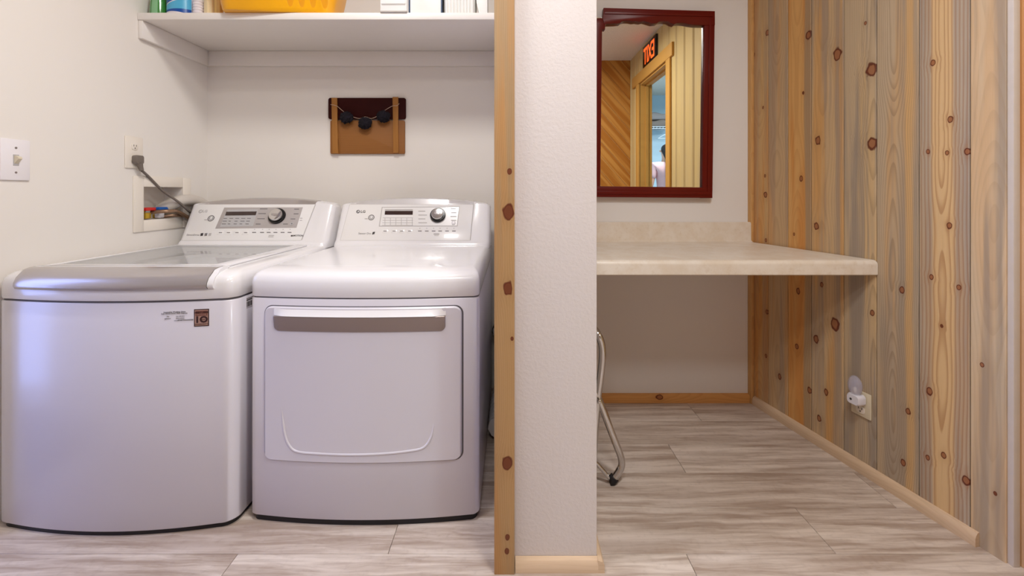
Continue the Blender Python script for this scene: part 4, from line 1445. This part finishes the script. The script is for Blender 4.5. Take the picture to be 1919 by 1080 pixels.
# ------------------------------------------------------------------ foil duct beside the dryer
du = empty('dryer_duct', (-0.07, 2.0, 0), 'crinkled silver foil dryer duct in the gap by the wooden post', 'duct')
pts = [Vector((-0.055, 2.235, 0.31)), Vector((-0.054, 2.17, 0.31)), Vector((-0.036, 2.125, 0.285)), Vector((-0.035, 2.06, 0.20)), Vector((-0.040, 2.00, 0.115)), Vector((-0.052, 1.93, 0.07)), Vector((-0.052, 1.84, 0.0555)), Vector((-0.052, 1.76, 0.0545))]
bm = bmesh.new()
pth = smooth_path(pts, 14)
rf = random.Random(2)
add_tube(bm, pth, lambda t: 0.0405 - 0.014 * max(0, 1 - abs(t - 0.36) / 0.2) + 0.003 * math.sin(t * 240), 20)
for v in bm.verts:
    v.co += Vector((rf.uniform(-1, 1), rf.uniform(-1, 1), rf.uniform(-1, 1))) * 0.0018
fin(bm, 'duct_body', M['foil'], du, 25)
lathe('duct_clamp', [(0.047, 0), (0.047, 0.03)], (0, 0, 0), M['darkring'], du, 28, frame=Matrix.Translation((-0.0525, 2.165, 0.31)) @ Matrix.Rotation(-PI / 2, 4, 'X'))

# ------------------------------------------------------------------ desk worktop in the nook
def rwx(y): return AX + 0.209 * (AY - y) - 0.0075


ZT, TT = 0.766, 0.052
prof = []
yf = 1.508
for k in range(7):
    a = PI / 2 * k / 6
    prof.append((yf + 0.016 - 0.016 * math.cos(a), ZT - 0.016 + 0.016 * math.sin(a)))
prof = [(yf + 0.02, ZT - TT), (yf + 0.003, ZT - TT), (yf, ZT - TT + 0.003)] + prof + [(YN - 0.034, ZT), (YN - 0.026, ZT + 0.003), (YN - 0.0235, ZT + 0.010), (YN - 0.023, 0.852), (YN - 0.021, 0.858), (YN - 0.017, 0.860), (YN - 0.001, 0.860), (YN - 0.001, ZT - 0.02), (YN - 0.02, ZT - TT + 0.0)]
top = empty('desk_worktop', (0.7, 1.8, 0.714), 'beige stone-look laminate worktop with rounded edge in the nook', 'worktop')
bm = bmesh.new()
loft(bm, [[(x if x is not None else rwx(y) - 0.0002, y, z) for y, z in prof] for x in (PX1 + 0.0006, 0.5, 0.8, None)])
for v in bm.verts:
    if v.co.x > 0.9 and v.co.y > 2.0: v.co.x = min(v.co.x, rwx(v.co.y) - 0.012)
wt = fin(bm, 'worktop_slab', M['lam'], top, 40)

# ------------------------------------------------------------------ mirror
d = 2.058
k = d / F
wx = lambda px: (px - CX) * k
wz = lambda py: H - (py - HY) * k
mir = empty('wall_mirror', (wx(1228), YN, wz(200)), 'wall mirror in a dark red mahogany frame with stepped carved top', 'mirror')
y0, y1 = 2.058, YN - 0.0006
box('mirror_glass', wx(1113), wx(1326), 2.0745, 2.080, wz(356), wz(30), M['mirror'], mir)
# right and left stiles, bottom rail, carved top rail
prism('stile', [(wx(1316.5), wz(371.5)), (wx(1336), wz(371.5)), (wx(1340.6), wz(22)), (wx(1320.6), wz(24))], 'y', y0, y1, M['mahog'], mir, bev=0.003)
prism('stile', [(wx(1103), wz(369)), (wx(1125.5), wz(369)), (wx(1129), wz(55)), (wx(1134.5), wz(55)), (wx(1136), wz(33)), (wx(1103), wz(34.5))], 'y', y0, y1, M['mahog'], mir, bev=0.003)
prism('bottom_rail', [(wx(1103.5), wz(369.5)), (wx(1335.5), wz(371.2)), (wx(1336), wz(351.5)), (wx(1104), wz(349))], 'y', y0 - 0.002, y1, M['mahogh'], mir, bev=0.003)
scal = [(1131.6, 15), (1339.9, 21.2), (1340, 47), (1319, 47.5), (1303, 47), (1292, 45.5), (1284, 43.8), (1277, 43.2), (1268, 43.5), (1264, 46), (1258, 44), (1252, 40.6), (1243, 40.0), (1236, 40.6), (1231, 43.8), (1222, 44.2), (1213, 41.5), (1206, 39.6), (1200, 41.2), (1192, 39.8), (1186, 40.6), (1180, 39.2), (1172, 39.2), (1166, 40.3), (1162, 43.8), (1152, 44.6), (1137, 45), (1134, 48), (1130, 36)]
prism('top_rail', [(wx(a), wz(b_)) for a, b_ in scal], 'y', y0 - 0.003, y1, M['mahogh'], mir, bev=0.0015)
prism('frame_bead', [(wx(1325.5), wz(365)), (wx(1331), wz(365)), (wx(1335), wz(26)), (wx(1329.5), wz(26))], 'y', y0 - 0.004, y0 + 0.001, M['mahog'], mir, bev=0.0015)
prism('frame_bead', [(wx(1105), wz(364)), (wx(1331), wz(365.5)), (wx(1331), wz(359.5)), (wx(1105), wz(358))], 'y', y0 - 0.006, y0 - 0.001, M['mahogh'], mir, bev=0.0015)
prism('frame_bead', [(wx(1133), wz(27)), (wx(1335), wz(32)), (wx(1335), wz(27)), (wx(1133), wz(22))], 'y', y0 - 0.007, y0 - 0.002, M['mahogh'], mir, bev=0.0015)

# ------------------------------------------------------------------ folding chair leaning by the partition
ch = empty('folding_chair', (0.31, 1.55, 0), 'chrome tube folding chair with black foot beside the textured column', 'chair')
SK = -0.25


def cp(px, py, y=1.5, back=0.0):
    p = P(px, py, 1.5)
    return Vector((p.x + SK * back, y + back, p.z))


BW = 0.22
r_ = 0.0122
front = [cp(1121, 627), cp(1128, 645), cp(1129.5, 668), cp(1126, 705), cp(1121, 742), cp(1117, 790), cp(1113, 850), cp(1110, 896)]
fr = list(reversed(front)) + [Vector((front[0].x - 0.010, 1.53, front[0].z + 0.010))]
bk = [cp(0, 0)] * 0
hi = Vector((front[0].x - 0.012, 1.54, front[0].z + 0.012))
hj = Vector((front[0].x - 0.012 + SK * BW * 0.8, 1.5 + BW * 0.82, front[0].z + 0.012))
back = [Vector((p.x + SK * BW, p.y + BW, p.z)) for p in front]
frame1 = smooth_path(list(reversed(front)) + [hi, hj] + back, 6)
tube('back_frame', frame1, r_, M['chrome'], ch, 14)
leg = [cp(1116, 735), cp(1124, 752), cp(1136, 783), cp(1150, 820), cp(1162, 851), cp(1165.5, 866), cp(1164, 877), cp(1157, 889), cp(1149, 899)]
tube('leg', smooth_path(leg, 6), r_, M['chrome'], ch, 14)
leg2 = [Vector((p.x + SK * BW, p.y + BW, p.z)) for p in leg]
tube('leg', smooth_path(leg2, 6), r_, M['chrome'], ch, 14)
for q in (leg, leg2):
    e = q[-1]; dv = (q[-1] - q[-2]).normalized()
    f0 = e - dv * 0.010
    tip = Vector((e.x - 0.008, e.y, 0.0135))
    tube('foot', [f0, e + dv * 0.004, tip], 0.0165, M['rubber'], ch, 14)
tube('cross_bar', [cp(1108, 862), cp(1120, 870), cp(1132, 884), cp(1142, 896)], 0.007, M['chrome'], ch, 10)
sa = cp(1112, 640); sb_ = cp(1106, 880)
bm = bmesh.new()
secs = []
for t in [0, 0.03, 0.5, 0.97, 1]:
    p = sa.lerp(sb_, t)
    e = 0.9 if t in (0, 1) else 1.0
    secs.append([(p.x + SK * 0.02 - 0.012 + a_, 1.53 + b_, p.z) for a_, b_ in ((0.009 * e, 0.0), (0.009 * e + SK * 0.16, 0.16), (-0.009 * e + SK * 0.16, 0.16), (-0.009 * e, 0.0))])
loft(bm, secs)
fin(bm, 'seat', M['seat'], ch, 40)
lathe('pivot_bolt', [(0.007, 0), (0.007, 0.006), (0.004, 0.008)], (0, 0, 0), M['chrome'], ch, 14, frame=Matrix.Translation(cp(1121, 748) + Vector((0, -0.018, 0))) @ Matrix.Rotation(PI / 2, 4, 'X'))

# ------------------------------------------------------------------ outlet and night light on the boarded wall
sA, sB = s_of_px(1600.5)[0], s_of_px(1637.5)[0]
sm = (sA + sB) / 2
zA = on_wall(1637.5, 789)[1]
zB = on_wall(1637.5, 741)[1]
zm = (zA + zB) / 2
RW = Matrix.Translation((AX, AY, 0)) @ Matrix.Rotation(TH, 4, 'Z')
FW = RW @ Matrix(((1, 0, 0, 0), (0, 0, -1, -0.0064), (0, 1, 0, 0), (0, 0, 0, 1)))   # u along wall, v up, n into the room
out2 = empty('wall_outlet', FW @ Vector((sm, zm, 0)), 'cream duplex outlet on the knotty boarded wall holding the night light', 'outlet')


def wprism(name, pts, n0, n1, mat, parent, bev=0):
    bm = bmesh.new()
    add_prism(bm, pts, 'z', n0, n1, bev, 2)
    for v in bm.verts: v.co = FW @ v.co
    return fin(bm, name, mat, parent, 35)


wprism('cover_plate', rrect(sA, sB, zA, zB, 0.003, 3), 0.0003, 0.006, M['ivory2'], out2, 0.002)
receptacle(out2, FW @ Matrix.Translation((sm, zm - 0.020, 0.006)))
receptacle(out2, FW @ Matrix.Translation((sm, zm + 0.020, 0.006)))
nl = empty('night_light', FW @ Vector((sm, zm + 0.02, 0.01)), 'small plug-in night light with clear oval shade', 'night light')
M['clear'] = plain('clear_shade', lin(200, 200, 222), 0.08, spec=0.6, alpha=0.38)
M['nlbase'] = plain('night_light_base', lin(222, 222, 232), 0.3)
bm = bmesh.new()
secs = []
for n_, k_ in ((0.0092, 0.9), (0.012, 1.0), (0.034, 1.0), (0.042, 0.85)):
    secs.append([FW @ Vector((sm + a * k_, zm + 0.016 + b_ * k_, n_)) for a, b_ in rrect(-0.024, 0.024, -0.016, 0.022, 0.012, 5)])
loft(bm, secs)
nb = fin(bm, 'light_base', M['nlbase'], nl, 40)
bm = bmesh.new()
sh = []
for i in range(13):
    a = PI * i / 12
    row = []
    for j in range(20):
        b_ = 2 * PI * j / 20
        row.append(FW @ Vector((sm + 0.025 * math.sin(a) * math.cos(b_), zm + 0.066 - 0.036 * math.cos(a), 0.030 + 0.017 * math.sin(a) * math.sin(b_))))
    sh.append(row)
loft(bm, sh[1:-1])
fin(bm, 'shade', M['clear'], nl, 60)
lathe('bulb', [(0.004, 0), (0.006, 0.008), (0.005, 0.018), (0.001, 0.022)], (0, 0, 0), M['platew'], nl, 14, frame=FW @ Matrix.Translation((sm, zm + 0.040, 0.030)) @ Matrix.Rotation(-PI / 2, 4, 'X'))
lathe('sensor', [(0.004, 0), (0.004, 0.0015), (0.0005, 0.002)], (0, 0, 0), M['printd'], nl, 14, frame=FW @ Matrix.Translation((sm - 0.006, zm + 0.018, 0.0415)))

# ------------------------------------------------------------------ exit sign over the doorway (seen in the mirror)
xs = wh_x - 0.0105
M['signface'] = plain('sign_orange', lin(255, 92, 30), 0.4, emis=lin(255, 84, 28), estr=0.9)
sg = empty('exit_sign', (xs, -0.22, 2.30), 'orange exit sign with black letters above the pine doorway', 'sign')
box('sign_housing', xs - 0.022, xs - 0.0005, -0.43, -0.015, 2.297, 2.515, M['black'], sg, bev=0.003)
TM = Matrix(((0, 0, -1, xs - 0.0224), (-1, 0, 0, -0.2225), (0, 1, 0, 2.392), (0, 0, 0, 1)))
text('lettering', 'EXIT', 0.235, M['signface'], sg, TM, 0.72, 0.003, 0.0006)

# closet shelf, folded blankets, hanger
M['wire'] = plain('white_wire', lin(226, 232, 238), 0.35)
ws = empty('wire_shelf', (2.3, -2.8, 1.98), 'white wire closet shelf seen in the mirror', 'shelf')
bm = bmesh.new()
for k in range(34):
    x = 1.56 + k * 0.048
    add_tube(bm, [(x, -2.815, 2.0), (x, -2.46, 2.0), (x, -2.45, 1.965)], 0.003, 6)
fin(bm, 'shelf_wires', M['wire'], ws, 60)
for y_, z_ in ((-2.81, 1.995), (-2.63, 1.995), (-2.455, 1.995), (-2.452, 1.965)):
    tube('shelf_rod', [(1.53, y_, z_), (3.19, y_, z_)], 0.005, M['wire'], ws, 8)
M['blank'] = plain('grey_blanket', lin(150, 142, 140), 0.9, bmp=0.4, bscale=90)
M['blank2'] = plain('taupe_blanket', lin(128, 116, 108), 0.9, bmp=0.4, bscale=90)


def blanket(z0, hh, x0, x1, mat, lb):
    bm = bmesh.new()
    secs = []
    n = 14
    for i in range(n + 1):
        t = i / n
        x = x0 + (x1 - x0) * t
        e = math.sqrt(max(0.05, 1 - (2 * t - 1) ** 6))
        w = 0.012 * math.sin(t * 9 + z0 * 20)
        secs.append([(x, -2.63 + 0.15 * e * a, z0 + hh / 2 + (hh / 2) * e * b_ + (w if b_ > 0 else 0)) for a, b_ in ((-1, -0.8), (-0.9, -1), (0.9, -1), (1, -0.7), (1, 0.0), (1, 0.7), (0.9, 1), (-0.9, 1), (-1, 0.7))])
    loft(bm, secs)
    tag(fin(bm, 'folded_blanket', mat, None, 60), lb, 'blanket', 'folded blankets on the closet shelf')


blanket(2.004, 0.095, 2.05, 2.43, M['blank2'], 'taupe folded blanket resting on the white wire closet shelf')
blanket(2.112, 0.095, 2.02, 2.41, M['blank'], 'grey folded blanket lying on top of the taupe one')
hg = empty('clothes_hanger', (2.33, -2.45, 1.85), 'white clothes hanger hooked on the wire closet shelf', 'hanger')
hp = [(2.33, -2.455, 1.955), (2.345, -2.455, 1.985), (2.365, -2.452, 1.975), (2.362, -2.44, 1.95), (2.345, -2.435, 1.93), (2.345, -2.435, 1.90)]
tube('hook', smooth_path(hp, 6), 0.003, M['wire'], hg, 8)
tube('bar', [(2.345, -2.435, 1.90), (2.22, -2.44, 1.83), (2.20, -2.44, 1.815), (2.49, -2.43, 1.815), (2.47, -2.43, 1.83), (2.345, -2.435, 1.899)], 0.004, M['wire'], hg, 8)

# ------------------------------------------------------------------ person in the closet room, seen only in the mirror
PXY = Vector((2.03, -1.6, 0.0))
per = empty('person', PXY, 'person with dark braided hair and pale pink top in the mirror', 'person')
M['skin'] = plain('skin', lin(214, 164, 138), 0.5)
M['pink'] = plain('pink_cloth', lin(232, 186, 186), 0.85, bmp=0.2)
M['jean'] = plain('dark_cloth', lin(52, 62, 86), 0.85, bmp=0.2)
M['hair'] = plain('dark_hair', lin(40, 28, 26), 0.5, var=0.4, nscale=90)


def skinned(name, joints, bones, mat, parent, root=0, sub=2):
    """joints: name -> (pos, radius x, radius y)"""
    keys = list(joints)
    me = bpy.data.meshes.new(name)
    me.from_pydata([PXY + Vector(joints[k_][0]) for k_ in keys], [(keys.index(a), keys.index(b_)) for a, b_ in bones], [])
    o = link(name, me, mat, parent)
    o.modifiers.new('skin', 'SKIN').use_smooth_shade = True
    if not me.skin_vertices:
        bm = bmesh.new(); bm.from_mesh(me); bm.verts.layers.skin.verify(); bm.to_mesh(me); bm.free()
    for i, k_ in enumerate(keys):
        sv = me.skin_vertices[0].data[i]
        sv.radius = (joints[k_][1], joints[k_][2] if len(joints[k_]) > 2 else joints[k_][1])
        sv.use_root = (i == root) or k_.startswith('root')
    s_ = o.modifiers.new('sub', 'SUBSURF'); s_.levels = sub; s_.render_levels = sub
    dg_ = bpy.context.evaluated_depsgraph_get()
    nm_ = bpy.data.meshes.new_from_object(o.evaluated_get(dg_))
    o.modifiers.clear()
    o.data = nm_
    if not nm_.materials: nm_.materials.append(mat)
    else: nm_.materials[0] = mat
    for p_ in nm_.polygons: p_.use_smooth = True
    return o


J = {'pelvis': ((0, 0, 0.93), 0.135, 0.10), 'waist': ((0, 0, 1.06), 0.115, 0.085), 'chest': ((0, 0, 1.22), 0.135, 0.095), 'upper': ((0, 0.01, 1.33), 0.10, 0.07),
     'neck': ((0, 0, 1.42), 0.048), 'jaw': ((0, -0.025, 1.485), 0.055, 0.06), 'head': ((0, -0.012, 1.565), 0.076, 0.092), 'crown': ((0, -0.005, 1.62), 0.06, 0.07)}
B = [('pelvis', 'waist'), ('waist', 'chest'), ('chest', 'upper'), ('upper', 'neck'), ('neck', 'jaw'), ('jaw', 'head'), ('head', 'crown')]
for s_, n_ in ((-1, 'a'), (1, 'b')):
    J.update({n_ + 'sh': ((s_ * 0.165, 0.01, 1.345), 0.052), n_ + 'el': ((s_ * 0.225, 0.03, 1.08), 0.040), n_ + 'wr': ((s_ * 0.215, -0.10, 0.90), 0.027), n_ + 'pa': ((s_ * 0.21, -0.15, 0.845), 0.033, 0.018),
              n_ + 'hip': ((s_ * 0.085, 0, 0.86), 0.088), n_ + 'kn': ((s_ * 0.095, -0.01, 0.48), 0.056), n_ + 'cf': ((s_ * 0.098, 0.02, 0.33), 0.052), n_ + 'an': ((s_ * 0.10, 0.02, 0.085), 0.036), n_ + 'to': ((s_ * 0.11, -0.12, 0.035), 0.034)})
    B += [('upper', n_ + 'sh'), (n_ + 'sh', n_ + 'el'), (n_ + 'el', n_ + 'wr'), (n_ + 'wr', n_ + 'pa'), ('pelvis', n_ + 'hip'), (n_ + 'hip', n_ + 'kn'), (n_ + 'kn', n_ + 'cf'), (n_ + 'cf', n_ + 'an'), (n_ + 'an', n_ + 'to')]
    for f_, (fx, ln) in enumerate(((-0.024, 0.062), (-0.008, 0.070), (0.008, 0.066), (0.022, 0.052))):
        p0 = Vector((s_ * 0.21 + fx, -0.158, 0.838)); p1 = p0 + Vector((0, -0.5, -0.8)) * ln * 0.55; p2 = p1 + Vector((0, -0.1, -1)) * ln * 0.5
        J.update({'root%s%d' % (n_, f_): (p0, 0.009), '%s%dm' % (n_, f_): (p1, 0.0085), '%s%dt' % (n_, f_): (p2, 0.007)})
        B += [('root%s%d' % (n_, f_), '%s%dm' % (n_, f_)), ('%s%dm' % (n_, f_), '%s%dt' % (n_, f_))]
    p0 = Vector((s_ * 0.21 - s_ * 0.024, -0.14, 0.862)); p1 = p0 + Vector((-s_ * 0.022, -0.02, -0.022)); p2 = p1 + Vector((-s_ * 0.004, -0.014, -0.024))
    J.update({'root%sth' % n_: (p0, 0.010), n_ + 'th1': (p1, 0.009), n_ + 'th2': (p2, 0.0075)})
    B += [('root%sth' % n_, n_ + 'th1'), (n_ + 'th1', n_ + 'th2')]
skinned('body', J, B, M['skin'], per)
T = {'waist': ((0, 0, 0.95), 0.15, 0.115), 'mid': ((0, 0, 1.07), 0.13, 0.10), 'chest': ((0, 0, 1.22), 0.150, 0.11), 'upper': ((0, 0.01, 1.335), 0.112, 0.084), 'collar': ((0, 0.004, 1.395), 0.060)}
TB = [('waist', 'mid'), ('mid', 'chest'), ('chest', 'upper'), ('upper', 'collar')]
for s_, n_ in ((-1, 'a'), (1, 'b')):
    T.update({n_ + 'sh': ((s_ * 0.165, 0.01, 1.345), 0.068), n_ + 'sl': ((s_ * 0.212, 0.022, 1.16), 0.058)})
    TB += [('upper', n_ + 'sh'), (n_ + 'sh', n_ + 'sl')]
skinned('top', T, TB, M['pink'], per)
T = {'hip': ((0, 0, 0.92), 0.142, 0.108)}
TB = []
for s_, n_ in ((-1, 'a'), (1, 'b')):
    T.update({n_ + 'h': ((s_ * 0.085, 0, 0.85), 0.097), n_ + 'k': ((s_ * 0.095, -0.008, 0.48), 0.068), n_ + 'a': ((s_ * 0.10, 0.018, 0.10), 0.052)})
    TB += [('hip', n_ + 'h'), (n_ + 'h', n_ + 'k'), (n_ + 'k', n_ + 'a')]
skinned('trousers', T, TB, M['jean'], per)
T = {'top': ((0, 0.000, 1.628), 0.074, 0.082), 'back': ((0, 0.030, 1.565), 0.090, 0.080), 'nape': ((0, 0.052, 1.485), 0.060, 0.045), 'br1': ((0.0, 0.085, 1.41), 0.032), 'br2': ((-0.01, 0.112, 1.34), 0.030), 'br3': ((-0.015, 0.122, 1.26), 0.026), 'br4': ((-0.02, 0.122, 1.18), 0.018)}
skinned('hair', T, [('top', 'back'), ('back', 'nape'), ('nape', 'br1'), ('br1', 'br2'), ('br2', 'br3'), ('br3', 'br4')], M['hair'], per)
for s_ in (-1, 1):
    lathe('eye', [(0.0005, -0.010), (0.009, -0.005), (0.0105, 0), (0.009, 0.005), (0.0005, 0.010)], PXY + Vector((s_ * 0.031, -0.092, 1.553)), M['platew'], per, 14)
    bm = bmesh.new()
    add_lathe(bm, [(0.004, -0.006), (0.016, -0.005), (0.018, 0.0), (0.012, 0.006), (0.003, 0.007)], (0, 0, 0), 14, 0.8, 1.5, Matrix.Translation(PXY + Vector((s_ * 0.080, -0.005, 1.545))) @ Matrix.Rotation(PI / 2, 4, 'Y'))
    fin(bm, 'ear', M['skin'], per, 60)
bm = bmesh.new()
add_tube(bm, [PXY + Vector((0, -0.098, 1.555)), PXY + Vector((0, -0.110, 1.53)), PXY + Vector((0, -0.102, 1.517))], lambda t: 0.007 + 0.006 * t, 10)
fin(bm, 'nose', M['skin'], per, 60)
M['lip'] = plain('lips', lin(176, 92, 84), 0.5)
tube('mouth', [PXY + Vector((-0.022, -0.080, 1.487)), PXY + Vector((0, -0.088, 1.486)), PXY + Vector((0.022, -0.080, 1.487))], 0.005, M['lip'], per, 8)
# ------------------------------------------------------------------ ceiling lamps (the light sources themselves)
M['lampglass'] = plain('lamp_diffuser', (0.9, 0.88, 0.84), 0.4, emis=(1.0, 0.94, 0.86), estr=3.0)
for lx, ly, lb in ((-0.45, 1.00, 'round white flush ceiling lamp over the washing machine side'), (0.50, 0.25, 'round white flush ceiling lamp in front of the desk nook'), (-0.09, -0.35, 'round white flush ceiling lamp of the hall facing the wooden post')):
    cl = empty('ceiling_lamp', (lx, ly, ZC), lb, 'ceiling lamp', 'flush ceiling lamps')
    lathe('lamp_base', [(0.17, -0.025), (0.17, -0.0005)], (lx, ly, ZC), M['platew'], cl, 36)
    lathe('lamp_diffuser', [(0.02, -0.085), (0.09, -0.075), (0.14, -0.05), (0.155, -0.0255)], (lx, ly, ZC), M['lampglass'], cl, 36)
